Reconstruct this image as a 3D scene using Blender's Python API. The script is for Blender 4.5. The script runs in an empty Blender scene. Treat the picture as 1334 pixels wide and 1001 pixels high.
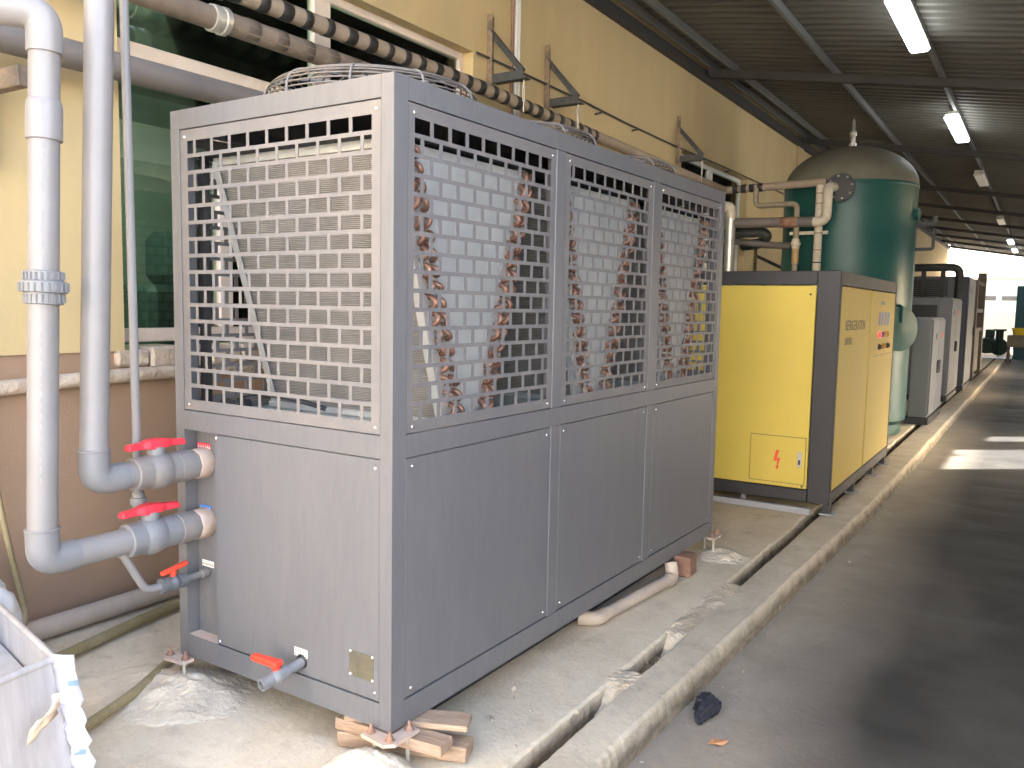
import bpy, bmesh, math, random
from mathutils import Vector, Matrix, noise
random.seed(7)
SC = bpy.context.scene
COL = SC.collection

# ------------------------------------------------------------------ camera
YAW, PITCH, ROLL = -0.564984, -0.0938116, 0.0182804
CAM = Vector((1.71414, -2.00371, 1.51950))
cy_, sy_, cp_, sp_ = math.cos(YAW), math.sin(YAW), math.cos(PITCH), math.sin(PITCH)
fw = Vector((sy_*cp_, cy_*cp_, sp_)); rt = Vector((cy_, -sy_, 0)); up = rt.cross(fw)
r2 = rt*math.cos(ROLL) + up*math.sin(ROLL); u2 = up*math.cos(ROLL) - rt*math.sin(ROLL)
cd = bpy.data.cameras.new('camera'); cam = bpy.data.objects.new('camera', cd); COL.objects.link(cam)
cam.matrix_world = Matrix(((r2.x, u2.x, -fw.x, CAM.x), (r2.y, u2.y, -fw.y, CAM.y), (r2.z, u2.z, -fw.z, CAM.z), (0, 0, 0, 1)))
cd.sensor_width = 36; cd.lens = 29.37; cd.clip_start = 0.05; cd.clip_end = 2000
SC.camera = cam

# ------------------------------------------------------------------ sky, sun, exposure
SUN_EL, SUN_AZ = math.radians(25), math.radians(52)     # azimuth from +Y towards +X
w = bpy.data.worlds.new('World'); SC.world = w; w.use_nodes = True
nt = w.node_tree; bg = nt.nodes['Background']
sky = nt.nodes.new('ShaderNodeTexSky'); sky.sky_type = 'NISHITA'; sky.sun_disc = False
sky.sun_elevation = SUN_EL; sky.sun_rotation = SUN_AZ; sky.dust_density = 3.5; sky.air_density = .8; sky.ozone_density = .5
nt.links.new(sky.outputs[0], bg.inputs[0]); bg.inputs[1].default_value = 0.15
sl = bpy.data.lights.new('sun', 'SUN'); sl.energy = 3.0; sl.angle = math.radians(0.6); sl.color = (1, .96, .91)
so = bpy.data.objects.new('sun', sl); COL.objects.link(so)
sd = Vector((math.sin(SUN_AZ)*math.cos(SUN_EL), math.cos(SUN_AZ)*math.cos(SUN_EL), math.sin(SUN_EL)))
so.rotation_euler = sd.to_track_quat('Z', 'Y').to_euler(); so.location = (12, 12, 12)
SC.view_settings.view_transform = 'Standard'; SC.view_settings.look = 'None'
SC.view_settings.exposure = 3.7; SC.view_settings.gamma = 1
SC.render.engine = 'CYCLES'

TH = 0.0137; ZB = 0.12
_c, _s = math.cos(-TH), math.sin(-TH)
def cw(x, y, z): return Vector((_c*x - _s*y, _s*x + _c*y, z + ZB))   # chiller frame -> world

# ------------------------------------------------------------------ materials
MATS = {}
def lin(c): return tuple(((v/255)/12.92 if v/255 <= .04045 else ((v/255+.055)/1.055)**2.4) for v in c)
def mat(name, col, rough=.5, metal=0., var=.12, scale=6., bump=0., bscale=60., col2=None, stain=.5, rvar=.1, stretch=(1, 1, 1), spec=.5, emit=None, estr=0.):
    """Principled surface: base colour varied by two noises, optional stain colour and fine bump."""
    if name in MATS: return MATS[name]
    m = bpy.data.materials.new(name); m.use_nodes = True; n = m.node_tree; L = n.links
    b = n.nodes['Principled BSDF']; tc = n.nodes.new('ShaderNodeTexCoord'); mp = n.nodes.new('ShaderNodeMapping')
    mp.inputs['Scale'].default_value = stretch; L.new(tc.outputs['Object'], mp.inputs[0])
    n1 = n.nodes.new('ShaderNodeTexNoise'); n1.inputs['Scale'].default_value = scale; n1.inputs['Detail'].default_value = 8; n1.inputs['Roughness'].default_value = .65
    L.new(mp.outputs[0], n1.inputs['Vector'])
    c1 = (*[v*(1-var) for v in col], 1); c2 = (*[min(1, v*(1+var)) for v in col], 1)
    r = n.nodes.new('ShaderNodeMix'); r.data_type = 'RGBA'; r.inputs[6].default_value = c1; r.inputs[7].default_value = c2
    st = n.nodes.new('ShaderNodeMapRange'); st.inputs[1].default_value = .3; st.inputs[2].default_value = .7
    L.new(n1.outputs[0], st.inputs[0]); L.new(st.outputs[0], r.inputs[0]); out = r.outputs[2]
    if col2:
        n2 = n.nodes.new('ShaderNodeTexNoise'); n2.inputs['Scale'].default_value = scale*.35; n2.inputs['Detail'].default_value = 10; n2.inputs['Roughness'].default_value = .7
        n2.inputs['Distortion'].default_value = .6
        L.new(mp.outputs[0], n2.inputs['Vector'])
        s2 = n.nodes.new('ShaderNodeMapRange'); s2.inputs[1].default_value = 1-stain-.12; s2.inputs[2].default_value = 1-stain+.18
        L.new(n2.outputs[0], s2.inputs[0])
        r3 = n.nodes.new('ShaderNodeMix'); r3.data_type = 'RGBA'; r3.inputs[7].default_value = (*col2, 1)
        L.new(s2.outputs[0], r3.inputs[0]); L.new(out, r3.inputs[6]); out = r3.outputs[2]
    L.new(out, b.inputs['Base Color'])
    rr = n.nodes.new('ShaderNodeMapRange'); rr.inputs[3].default_value = max(.02, rough-rvar); rr.inputs[4].default_value = min(1, rough+rvar)
    L.new(n1.outputs[0], rr.inputs[0]); L.new(rr.outputs[0], b.inputs['Roughness'])
    b.inputs['Metallic'].default_value = metal; b.inputs['Specular IOR Level'].default_value = spec
    if bump:
        n3 = n.nodes.new('ShaderNodeTexNoise'); n3.inputs['Scale'].default_value = bscale; n3.inputs['Detail'].default_value = 6
        L.new(mp.outputs[0], n3.inputs['Vector'])
        bp = n.nodes.new('ShaderNodeBump'); bp.inputs['Strength'].default_value = bump; bp.inputs['Distance'].default_value = .02
        L.new(n3.outputs[0], bp.inputs['Height']); L.new(bp.outputs[0], b.inputs['Normal'])
    if emit:
        b.inputs['Emission Color'].default_value = (*emit, 1); b.inputs['Emission Strength'].default_value = estr
    MATS[name] = m
    return m

GREY = mat('chiller_paint', (.126, .127, .133), .42, var=.07, scale=14, stretch=(3, 3, .5), bump=.03, bscale=150, col2=(.147, .146, .149), stain=.42)
GRIL = mat('grille_paint', (.142, .138, .140), .5, var=.08, scale=10, col2=(.175, .162, .152), stain=.45)
DARK = mat('black_paint', (.018, .018, .02), .5, var=.2)
PLEN = mat('plenum_shade_black', (.012, .012, .012), .7, var=.2)
SILV = mat('galvanised_sheet', (.55, .57, .57), .42, metal=.55, var=.08, scale=9)
ENDP = mat('coil_end_plate', (.42, .44, .435), .5, metal=.1, var=.08, scale=5)
COPP = mat('copper_tube', (.27, .155, .11), .4, metal=.55, var=.3, scale=40, col2=(.22, .11, .08), stain=.5)
PVC = mat('grey_pvc', (.20, .196, .198), .42, var=.06, scale=5, col2=(.185, .178, .17), stain=.42)
PVCD = mat('dusty_grey_pvc', (.155, .153, .153), .55, var=.1, scale=12, col2=(.20, .178, .158), stain=.5)
PVCF = mat('grey_pvc_fitting', (.165, .17, .178), .45, var=.06, scale=8)
REDV = mat('red_plastic', (.62, .03, .05), .4, var=.1, scale=20, col2=(.5, .2, .18), stain=.3)
REDO = mat('orange_red_plastic', (.75, .06, .03), .35, var=.08)
STEEL = mat('bright_screw', (.75, .75, .73), .25, metal=.9, var=.05)
RUST = mat('rusty_steel', (.25, .12, .075), .8, var=.3, scale=40, bump=.2, col2=(.36, .25, .18), stain=.45)
DUSTY = mat('dusty_rust_plate', (.42, .31, .24), .85, var=.15, scale=25, col2=(.5, .42, .36), stain=.5, bump=.1)
WOOD = mat('weathered_wood', (.26, .172, .108), .85, var=.25, scale=14, stretch=(1, 8, 8), bump=.3, bscale=30, col2=(.46, .34, .24), stain=.5)
WOOD2 = mat('brown_block', (.20, .105, .07), .85, var=.3, scale=18, bump=.2, col2=(.35, .22, .15), stain=.4)
MORT = mat('mortar', (.62, .545, .42), .95, var=.15, scale=9, bump=.6, bscale=45, col2=(.50, .42, .32), stain=.45)
YELW = mat('yellow_render', (.54, .42, .215), .9, var=.08, scale=2.2, stretch=(1, 1, .3), bump=.07, bscale=160, col2=(.48, .375, .20), stain=.45)
BROWN = mat('brown_dado', (.31, .207, .135), .85, var=.08, scale=2, bump=.12, bscale=90, col2=(.40, .27, .18), stain=.36)
PLAST = mat('broken_plaster', (.50, .42, .33), .95, var=.2, scale=12, bump=.7, bscale=30, col2=(.34, .25, .18), stain=.45)
FRAME = mat('cream_window_frame', (.66, .56, .47), .5, var=.07, scale=6, col2=(.56, .45, .36), stain=.4)
FRAMW = mat('white_window_frame', (.72, .72, .68), .45, var=.06, scale=6)
GREENW = mat('green_interior_paint', (.36, .46, .38), .6, var=.05, scale=2)
WHITEW = mat('white_interior_paint', (.75, .78, .72), .7, var=.05, scale=2)
LAG = mat('dusty_pipe_lagging', (.155, .122, .093), .9, var=.15, scale=8, bump=.2, bscale=50, col2=(.21, .165, .125), stain=.5)
LAGB = mat('beige_pipe_wrap', (.30, .24, .18), .85, var=.12, scale=10, bump=.1)
TAPE = mat('black_tape', (.02, .019, .018), .55, var=.25)
GPIPE = mat('grey_steel_pipe', (.135, .122, .115), .6, var=.12, scale=6, col2=(.17, .145, .125), stain=.5)
GALV = mat('galvanised_pipe', (.55, .53, .47), .35, metal=.6, var=.1, scale=8)
CREAMP = mat('cream_pipe', (.50, .45, .36), .6, var=.15, scale=14, col2=(.3, .24, .17), stain=.35)
BRPIPE = mat('brown_pipe', (.24, .20, .14), .65, var=.2, scale=10, col2=(.33, .27, .2), stain=.45)
IRON = mat('dark_iron', (.05, .055, .055), .6, var=.25, scale=20, col2=(.13, .10, .075), stain=.36)
RUSTB = mat('rusty_bracket', (.23, .17, .11), .85, var=.25, scale=14, col2=(.06, .05, .045), stain=.45)
ROOFM = mat('roof_sheet', (.11, .106, .084), .7, var=.12, scale=1.2, col2=(.085, .08, .064), stain=.5)
RAFT = mat('roof_steel', (.036, .034, .03), .7, var=.2, scale=6)
PURL = mat('grey_purlin', (.15, .155, .145), .55, var=.15, scale=6)
TANKM = mat('green_tank_paint', (.015, .076, .068), .36, var=.12, scale=3, col2=(.022, .09, .082), stain=.4, rvar=.025, spec=.3)
TANKD = mat('dusty_tank_top', (.125, .12, .088), .7, var=.15, scale=5, col2=(.07, .10, .08), stain=.3)
DRYY = mat('yellow_powder_coat', (.58, .435, .082), .55, spec=.3, var=.04, scale=4, bump=.05, bscale=200, col2=(.53, .40, .085), stain=.4)
DRYB = mat('charcoal_powder_coat', (.030, .0285, .028), .55, var=.12, scale=6, bump=.05, bscale=200)
CABL = mat('light_grey_cabinet', (.15, .156, .162), .5, var=.06, scale=3, col2=(.13, .13, .128), stain=.4)
CABD = mat('grey_cabinet_side', (.14, .145, .15), .5, var=.1, scale=3)
CABN = mat('navy_cabinet', (.05, .05, .075), .5, var=.1, scale=3)
CABB = mat('brown_cabinet', (.17, .13, .09), .65, var=.15, scale=4)
GREYC = mat('plain_grey_steel', (.3, .3, .3), .5, var=.08)
HOSE = mat('olive_hose', (.24, .19, .09), .6, var=.15, scale=15, col2=(.33, .27, .17), stain=.45)
WPIPE = mat('dusty_white_pipe', (.45, .375, .30), .7, var=.1, scale=9, col2=(.37, .30, .23), stain=.45)
STAIN = mat('brushed_stainless', (.50, .495, .50), .42, metal=.5, var=.16, scale=3, stretch=(9, 9, .3))
FILM = mat('white_protective_film', (.40, .40, .47), .35, var=.1, scale=9, bump=.5, bscale=22)
FILMB = mat('blue_film_print', (.16, .26, .72), .4, var=.2, scale=30)
BAGW = mat('white_plastic_sack', (.82, .81, .79), .5, var=.04, scale=6, bump=.3, bscale=9)
PAPER = mat('brown_paper', (.55, .44, .32), .7, var=.15, scale=20, bump=.3, bscale=25)
RAG = mat('black_rag', (.02, .021, .028), .8, var=.3, scale=30, bump=.4, bscale=40)
LEAF = mat('dry_leaf', (.40, .19, .09), .8, var=.2, scale=40)
REDL = mat('red_sticker', (.68, .04, .05), .5, var=.05)
BLUL = mat('blue_sticker', (.03, .19, .62), .5, var=.05)
WHTL = mat('white_sticker', (.75, .75, .72), .5, var=.05)
BRASS = mat('name_plate', (.20, .185, .15), .35, metal=.7, var=.25, scale=25, col2=(.30, .27, .17), stain=.45)
INKD = mat('dark_print', (.10, .09, .045), .6, var=.1)
INKR = mat('red_print', (.70, .08, .03), .5, var=.05)
INKG = mat('faint_grey_print', (.30, .29, .29), .6, var=.2)
BLUEG = mat('gauge_blue', (.10, .13, .28), .3, var=.1)
LEDR = mat('red_pilot_lamp', (.8, .03, .03), .3, emit=(1, .03, .03), estr=.3)
AMBR = mat('amber_pilot_lamp', (.42, .2, .01), .35)
TEAL = mat('teal_panel', (.02, .10, .12), .5)
YTOP = mat('yellow_tub', (.75, .52, .03), .45)
PUMPG = mat('pump_green', (.03, .07, .06), .5)
FARY = mat('far_yellow_wall', (.85, .74, .48), .9, var=.05, scale=.5)
FARO = mat('far_orange_wall', (.75, .55, .35), .9, var=.05, scale=.5)
FARW = mat('far_white_roof', (.8, .8, .78), .6)
LAMPH = mat('lamp_housing', (.60, .60, .56), .5, var=.05)
LAMPOFF = mat('lamp_diffuser_off', (.70, .66, .55), .4, var=.05)
LAMPON = mat('lamp_diffuser_lit', (.9, .92, .95), .4, emit=(.92, .96, 1.0), estr=1.8)
GRNTIP = mat('room_tube_lit', (.9, 1, .9), .4, emit=(.8, 1.0, .8), estr=19.)

def finmat():
    m = bpy.data.materials.new('coil_fins'); m.use_nodes = True; n = m.node_tree; L = n.links; b = n.nodes['Principled BSDF']
    tc = n.nodes.new('ShaderNodeTexCoord'); wv = n.nodes.new('ShaderNodeTexWave'); wv.bands_direction = 'Z'; wv.inputs['Scale'].default_value = 48
    wv.inputs['Distortion'].default_value = 0.25; wv.inputs['Detail'].default_value = 2; wv.inputs['Detail Scale'].default_value = 3
    L.new(tc.outputs['Object'], wv.inputs['Vector'])
    nz = n.nodes.new('ShaderNodeTexNoise'); nz.inputs['Scale'].default_value = 9; nz.inputs['Detail'].default_value = 6; L.new(tc.outputs['Object'], nz.inputs['Vector'])
    ad = n.nodes.new('ShaderNodeMath'); ad.operation = 'MULTIPLY'; L.new(wv.outputs[1], ad.inputs[0]); L.new(nz.outputs[0], ad.inputs[1])
    r = n.nodes.new('ShaderNodeMix'); r.data_type = 'RGBA'; r.inputs[6].default_value = (.13, .124, .115, 1); r.inputs[7].default_value = (.46, .44, .41, 1)
    L.new(ad.outputs[0], r.inputs[0]); L.new(r.outputs[2], b.inputs['Base Color']); b.inputs['Roughness'].default_value = .55; b.inputs['Metallic'].default_value = .2
    bp = n.nodes.new('ShaderNodeBump'); bp.inputs['Strength'].default_value = .6; bp.inputs['Distance'].default_value = .004
    L.new(wv.outputs[1], bp.inputs['Height']); L.new(bp.outputs[0], b.inputs['Normal'])
    return m
FINS = finmat()

def glassmat():
    m = bpy.data.materials.new('window_glass'); m.use_nodes = True; n = m.node_tree; L = n.links
    for nd in list(n.nodes):
        if nd.type == 'BSDF_PRINCIPLED': n.nodes.remove(nd)
    o = n.nodes['Material Output']; t = n.nodes.new('ShaderNodeBsdfTransparent'); t.inputs[0].default_value = (.86, .92, .88, 1)
    g = n.nodes.new('ShaderNodeBsdfGlossy'); g.inputs[0].default_value = (.9, .95, .92, 1); g.inputs[1].default_value = .03
    f = n.nodes.new('ShaderNodeFresnel'); f.inputs[0].default_value = 1.6
    mx = n.nodes.new('ShaderNodeMixShader'); L.new(f.outputs[0], mx.inputs[0]); L.new(t.outputs[0], mx.inputs[1]); L.new(g.outputs[0], mx.inputs[2])
    L.new(mx.outputs[0], o.inputs[0])
    return m
GLASS = glassmat()

def floormat(name, dry, dry2, wet, wetmask, mud=None):
    """Concrete: blotchy dry colours, dark damp stains that are also glossier (wetmask = centre of the stain threshold)."""
    m = bpy.data.materials.new(name); m.use_nodes = True; n = m.node_tree; L = n.links; b = n.nodes['Principled BSDF']
    tc = n.nodes.new('ShaderNodeTexCoord')
    def nz(s, d=8, r=.65, dist=0., sc=(1, 1, 1)):
        mp = n.nodes.new('ShaderNodeMapping'); mp.inputs['Scale'].default_value = sc; L.new(tc.outputs['Object'], mp.inputs[0])
        q = n.nodes.new('ShaderNodeTexNoise'); q.inputs['Scale'].default_value = s; q.inputs['Detail'].default_value = d; q.inputs['Roughness'].default_value = r; q.inputs['Distortion'].default_value = dist
        L.new(mp.outputs[0], q.inputs['Vector']); return q.outputs[0]
    def mr(x, a, bb, c=0., d=1.):
        q = n.nodes.new('ShaderNodeMapRange'); q.inputs[1].default_value = a; q.inputs[2].default_value = bb; q.inputs[3].default_value = c; q.inputs[4].default_value = d
        L.new(x, q.inputs[0]); return q.outputs[0]
    def mix(f, a, c):
        q = n.nodes.new('ShaderNodeMix'); q.data_type = 'RGBA'; L.new(f, q.inputs[0])
        for i, v in ((6, a), (7, c)):
            if isinstance(v, tuple): q.inputs[i].default_value = (*v, 1)
            else: L.new(v, q.inputs[i])
        return q.outputs[2]
    c = mix(mr(nz(2.2, 10, .7, .4), .35, .65), dry, dry2)
    c = mix(mr(nz(30, 6, .7), .58, .75, 0, .5), c, tuple(v*.55 for v in dry2))
    c = mix(mr(nz(9, 8, .7, 1.), .55, .7, 0, .35), c, tuple(min(1, v*1.35) for v in dry))
    rough = None
    if mud:                                   # brown splash stains along the foot
        sz = n.nodes.new('ShaderNodeSeparateXYZ'); L.new(tc.outputs['Object'], sz.inputs[0])
        az = n.nodes.new('ShaderNodeMath'); az.operation = 'ADD'; L.new(mr(sz.outputs[2], -.012, -.07), az.inputs[0]); L.new(mr(nz(6, 7, .7, .3, (1, 1, 2.5)), .3, .7, -.45, .35), az.inputs[1])
        c = mix(mr(az.outputs[0], 0, 1.1), c, mud)
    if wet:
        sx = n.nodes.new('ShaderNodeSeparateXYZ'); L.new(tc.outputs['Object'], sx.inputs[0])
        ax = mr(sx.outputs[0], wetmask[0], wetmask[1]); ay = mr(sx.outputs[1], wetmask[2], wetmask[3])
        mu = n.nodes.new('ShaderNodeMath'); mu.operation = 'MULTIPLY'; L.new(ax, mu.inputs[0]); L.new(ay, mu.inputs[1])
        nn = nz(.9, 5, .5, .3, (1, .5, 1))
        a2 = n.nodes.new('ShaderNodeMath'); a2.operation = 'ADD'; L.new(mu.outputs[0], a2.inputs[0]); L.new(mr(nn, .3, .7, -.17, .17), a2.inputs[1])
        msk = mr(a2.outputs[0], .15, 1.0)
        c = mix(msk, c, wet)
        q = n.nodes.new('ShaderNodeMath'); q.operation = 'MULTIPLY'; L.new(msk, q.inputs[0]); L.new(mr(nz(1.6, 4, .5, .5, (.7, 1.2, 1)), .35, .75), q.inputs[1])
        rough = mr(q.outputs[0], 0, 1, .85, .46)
    L.new(c, b.inputs['Base Color'])
    if rough: L.new(rough, b.inputs['Roughness'])
    else: b.inputs['Roughness'].default_value = .92
    bp = n.nodes.new('ShaderNodeBump'); bp.inputs['Strength'].default_value = .35 if not wet else .22; bp.inputs['Distance'].default_value = .02
    L.new(nz(38, 8, .7), bp.inputs['Height']); L.new(bp.outputs[0], b.inputs['Normal'])
    return m
PADM = floormat('plinth_concrete', (.66, .575, .43), (.56, .465, .325), None, None, (.17, .115, .065))
KERBM = floormat('kerb_concrete', (.56, .49, .37), (.44, .37, .265), None, None, (.15, .123, .085))
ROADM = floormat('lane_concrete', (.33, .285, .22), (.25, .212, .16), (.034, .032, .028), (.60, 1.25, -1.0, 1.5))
GUTM = floormat('gutter_dirt', (.20, .14, .085), (.14, .098, .06), None, None)
YARD = floormat('yard_concrete', (.36, .36, .36), (.30, .30, .29), None, None)

# ------------------------------------------------------------------ mesh helpers
def V(*a): return Vector(a)
def nb(): return bmesh.new()
def b_box(bm, x0, x1, y0, y1, z0, z1, bev=0., M=None):
    t = bmesh.new()
    vs = [t.verts.new((x, y, z)) for x in (x0, x1) for y in (y0, y1) for z in (z0, z1)]
    for f in ((0, 1, 3, 2), (4, 6, 7, 5), (0, 4, 5, 1), (2, 3, 7, 6), (0, 2, 6, 4), (1, 5, 7, 3)): t.faces.new([vs[i] for i in f])
    if bev: bmesh.ops.bevel(t, geom=t.edges[:], offset=bev, segments=1, affect='EDGES', profile=.5)
    merge(bm, t, M)
def merge(bm, t, M=None):
    mp = {}
    for v in t.verts: mp[v] = bm.verts.new(M @ v.co if M else v.co)
    for f in t.faces:
        g = bm.faces.new([mp[v] for v in f.verts]); g.smooth = f.smooth
    t.free()
def frames(path):
    ts = []
    for i in range(len(path)):
        a = path[max(0, i-1)]; b = path[min(len(path)-1, i+1)]; ts.append((b-a).normalized())
    n = ts[0].orthogonal().normalized(); out = []
    for i, t in enumerate(ts):
        n = (n - t*n.dot(t)); n = n.normalized() if n.length > 1e-6 else t.orthogonal().normalized()
        out.append((t, n, t.cross(n)))
    return out
def roundpath(pts, r, k=6):
    pts = [Vector(p) for p in pts]; out = [pts[0]]
    for i in range(1, len(pts)-1):
        a, b, c = pts[i-1], pts[i], pts[i+1]; d1 = (a-b); d2 = (c-b); q = min(r, d1.length*.49, d2.length*.49)
        p0 = b + d1.normalized()*q; p2 = b + d2.normalized()*q
        for j in range(k+1):
            t = j/k; out.append(p0*(1-t)**2 + b*2*t*(1-t) + p2*t*t)
    out.append(pts[-1]); return out
def b_tube(bm, path, r, seg=14, caps=True, jit=0.):
    path = [Vector(p) for p in path]; fr = frames(path); rings = []
    for i, (p, (t, n, b)) in enumerate(zip(path, fr)):
        rr = r[i] if isinstance(r, (list, tuple)) else r
        ring = []
        for k in range(seg):
            a = 2*math.pi*k/seg; q = rr*(1+jit*noise.noise(p*9 + Vector((k, 0, 0))))
            ring.append(bm.verts.new(p + n*math.cos(a)*q + b*math.sin(a)*q))
        rings.append(ring)
    for i in range(len(rings)-1):
        for k in range(seg):
            f = bm.faces.new((rings[i][k], rings[i][(k+1) % seg], rings[i+1][(k+1) % seg], rings[i+1][k])); f.smooth = True
    if caps:
        for ring, s in ((rings[0], -1), (rings[-1], 1)):
            vs = [bm.verts.new(v.co) for v in ring]
            bm.faces.new(vs if s > 0 else vs[::-1])
def b_cyl(bm, p0, p1, r, seg=16, caps=True): b_tube(bm, [p0, p1], r, seg, caps)
def b_lathe(bm, prof, seg=32, M=None, sharp=()):
    """profile of (radius, z) points revolved about z; every profile step in 'sharp' starts a new ring"""
    t = bmesh.new(); prev = None
    for i, (r, z) in enumerate(prof):
        ring = [t.verts.new((max(r, 1e-4)*math.cos(2*math.pi*k/seg), max(r, 1e-4)*math.sin(2*math.pi*k/seg), z)) for k in range(seg)]
        if prev:
            for k in range(seg):
                f = t.faces.new((prev[k], prev[(k+1) % seg], ring[(k+1) % seg], ring[k])); f.smooth = True
        if i in sharp: ring = [t.verts.new(v.co) for v in ring]
        prev = ring
    merge(bm, t, M)
def axis_m(p, d):
    d = Vector(d).normalized(); q = d.to_track_quat('Z', 'Y').to_matrix().to_4x4(); q.translation = Vector(p); return q
def b_prism(bm, pts, thick):
    """polygon (3D, planar, ccw seen from +n) extruded backwards by vector thick"""
    a = [bm.verts.new(p) for p in pts]; b = [bm.verts.new(Vector(p)+Vector(thick)) for p in pts]; n = len(pts)
    bm.faces.new(a); bm.faces.new(b[::-1])
    for i in range(n): bm.faces.new((a[i], b[i], b[(i+1) % n], a[(i+1) % n]))
def finish(bm, recalc=True):
    if recalc: bmesh.ops.recalc_face_normals(bm, faces=bm.faces[:])
    me = bpy.data.meshes.new('mesh'); bm.to_mesh(me); bm.free(); return me
def obj(name, bm, m, parent=None):
    me = bm if isinstance(bm, bpy.types.Mesh) else finish(bm)
    if isinstance(bm, bpy.types.Mesh): me = bm
    if m and not me.materials: me.materials.append(m)
    me.name = name
    o = bpy.data.objects.new(name, me); COL.objects.link(o)
    if parent: o.parent = parent
    return o
def inst(name, me, parent, M):
    o = bpy.data.objects.new(name, me); COL.objects.link(o); o.parent = parent; o.matrix_local = M; return o
def tag(o, label, cat, group=None):
    o['label'] = label; o['category'] = cat
    if group: o['group'] = group
    return o
def thing(name, label, cat, loc=(0, 0, 0), rz=0., group=None):
    o = bpy.data.objects.new(name, None); o.empty_display_size = .2; COL.objects.link(o); o.location = loc; o.rotation_euler = (0, 0, rz)
    return tag(o, label, cat, group)
def struct(name, bm, m, parent=None):
    o = obj(name, bm, m, parent)
    if not parent: o['kind'] = 'structure'
    return o
def box(name, m, parent, *a, bev=0.):
    bm = nb(); b_box(bm, *a, bev=bev); return obj(name, bm, m, parent)
def cyl(name, m, parent, p0, p1, r, seg=16):
    bm = nb(); b_cyl(bm, p0, p1, r, seg); return obj(name, bm, m, parent)
def tube(name, m, parent, pts, r, bend=0., seg=14):
    bm = nb(); b_tube(bm, roundpath(pts, bend) if bend else pts, r, seg); return obj(name, bm, m, parent)
def lathe(name, m, parent, prof, p, d, seg=24, sharp=()):
    bm = nb(); b_lathe(bm, prof, seg, axis_m(p, d), sharp); return obj(name, bm, m, parent)

# ================================================================== SETTING
# yard sheet to the horizon
bm = nb()
vs = [bm.verts.new(p) for p in ((-600, -600, -.135), (600, -600, -.135), (600, 900, -.135), (-600, 900, -.135))]; bm.faces.new(vs)
struct('ground', bm, YARD)
# lane under the canopy
bm = nb(); N = 60
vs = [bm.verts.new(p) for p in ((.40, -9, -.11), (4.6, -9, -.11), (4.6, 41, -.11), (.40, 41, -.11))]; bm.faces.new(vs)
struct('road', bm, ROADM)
def ys_list(y0, y1, ynear, fine, coarse):
    y = y0; out = []
    while y < y1:
        out.append(y); y += fine if -1.2 < y < ynear else coarse
    out.append(y1); return out
YS = ys_list(-6, 40, 9, .025, .4)
def strip(prof):
    """extrude a profile function prof(y) -> [(x, z)...] along y"""
    bm = nb(); prev = None
    for y in YS:
        ring = [bm.verts.new((x, y, z)) for x, z in prof(y)]
        if prev:
            for k in range(len(ring)-1): bm.faces.new((prev[k], prev[k+1], ring[k+1], ring[k]))
        prev = ring
    return bm
def nz1(y, f, s): return noise.noise(Vector((y*f, s, .3)))
def chip(y, s): return max(0, nz1(y, 7, s)-.22)*.022 + abs(nz1(y, 30, s+4))*.010
def padprof(y):
    e = .312 - chip(y, 1.7) + nz1(y, .9, 3)*.008; d = chip(y, 8.1)*.5
    wv = lambda x: .006*noise.noise(Vector((x*2.3, y*2.3, 4)))
    xs = [-2.2, -1.95, -1.6, -1.2, -.8, -.4, -.1, .1, .22]
    return [(x, wv(x)-.003) for x in xs] + [(e-.012, -.003), (e, -.010-d), (e+.004, -.05), (e+.006, -.12)]
struct('pavement', strip(padprof), PADM)
def kx(y):
    t = max(0, min(1, y/6)); return .552 + .098*t*t*(3-2*t)
def kerbprof(y):
    e = kx(y) - chip(y, 5.5)*.7 + nz1(y, 1.1, 9)*.006; d = chip(y, 2.2)*.5; g = .388 + chip(y, 6.3)*.6 + nz1(y, 1.3, 5)*.005
    h = .003*nz1(y, 2, 6)
    return [(g-.008, -.13), (g-.004, -.03), (g, -.008), (g+.010, h), ((g+e)/2, h+.002), (e-.016, h-.002-d*.3), (e-.003, -.012-d), (e+.004, -.035-d), (e+.012, -.08), (e+.016, -.14)]
struct('kerb', strip(kerbprof), KERBM)
bm = nb(); prev = None
def gutz(y):
    b = -.088 + .01*nz1(y, 6, 2)
    def seg(a, c, z):
        k = min(max((y-a)/.07, 0), 1)*min(max((c-y)/.07, 0), 1); return (z + .012*nz1(y, 9, 7) - b)*k
    return b + seg(1.28, 1.53, -.055)
for y in YS:
    z = gutz(y); ring = [bm.verts.new((x, y, z + .006*noise.noise(Vector((x*40, y*14, 1))))) for x in (.285, .32, .35, .38, .42)]
    if prev:
        for k in range(4): bm.faces.new((prev[k], prev[k+1], ring[k+1], ring[k]))
    prev = ring
struct('gutter', bm, GUTM)
for (a, c, zz) in ((.84, 1.29, .001), (1.48, 2.66, -.002)):      # stretches filled in with mortar
    bm = nb(); prev = None; n_ = int((c-a)/.02)
    for i in range(n_+1):
        y = a+(c-a)*i/n_; k = min(1, min(i, n_-i)/9); k = k*k*(3-2*k); z = -.09+(.09+zz)*k
        ring = [bm.verts.new((x, y+.02*noise.noise(Vector((x*30, y, 5))), z + .010*noise.noise(Vector((x*18, y*9, 1))) + .004*noise.noise(Vector((x*60, y*40, 2))))) for x in (.29, .31, .33, .35, .37, .39, .41)]
        if prev:
            for q in range(6): bm.faces.new((prev[q], prev[q+1], ring[q+1], ring[q]))
        prev = ring
    struct('gutter_filling', bm, mat('sandy_mortar', (.58, .49, .36), .95, var=.2, scale=14, bump=.6, bscale=50, col2=(.36, .28, .18), stain=.45))

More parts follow.
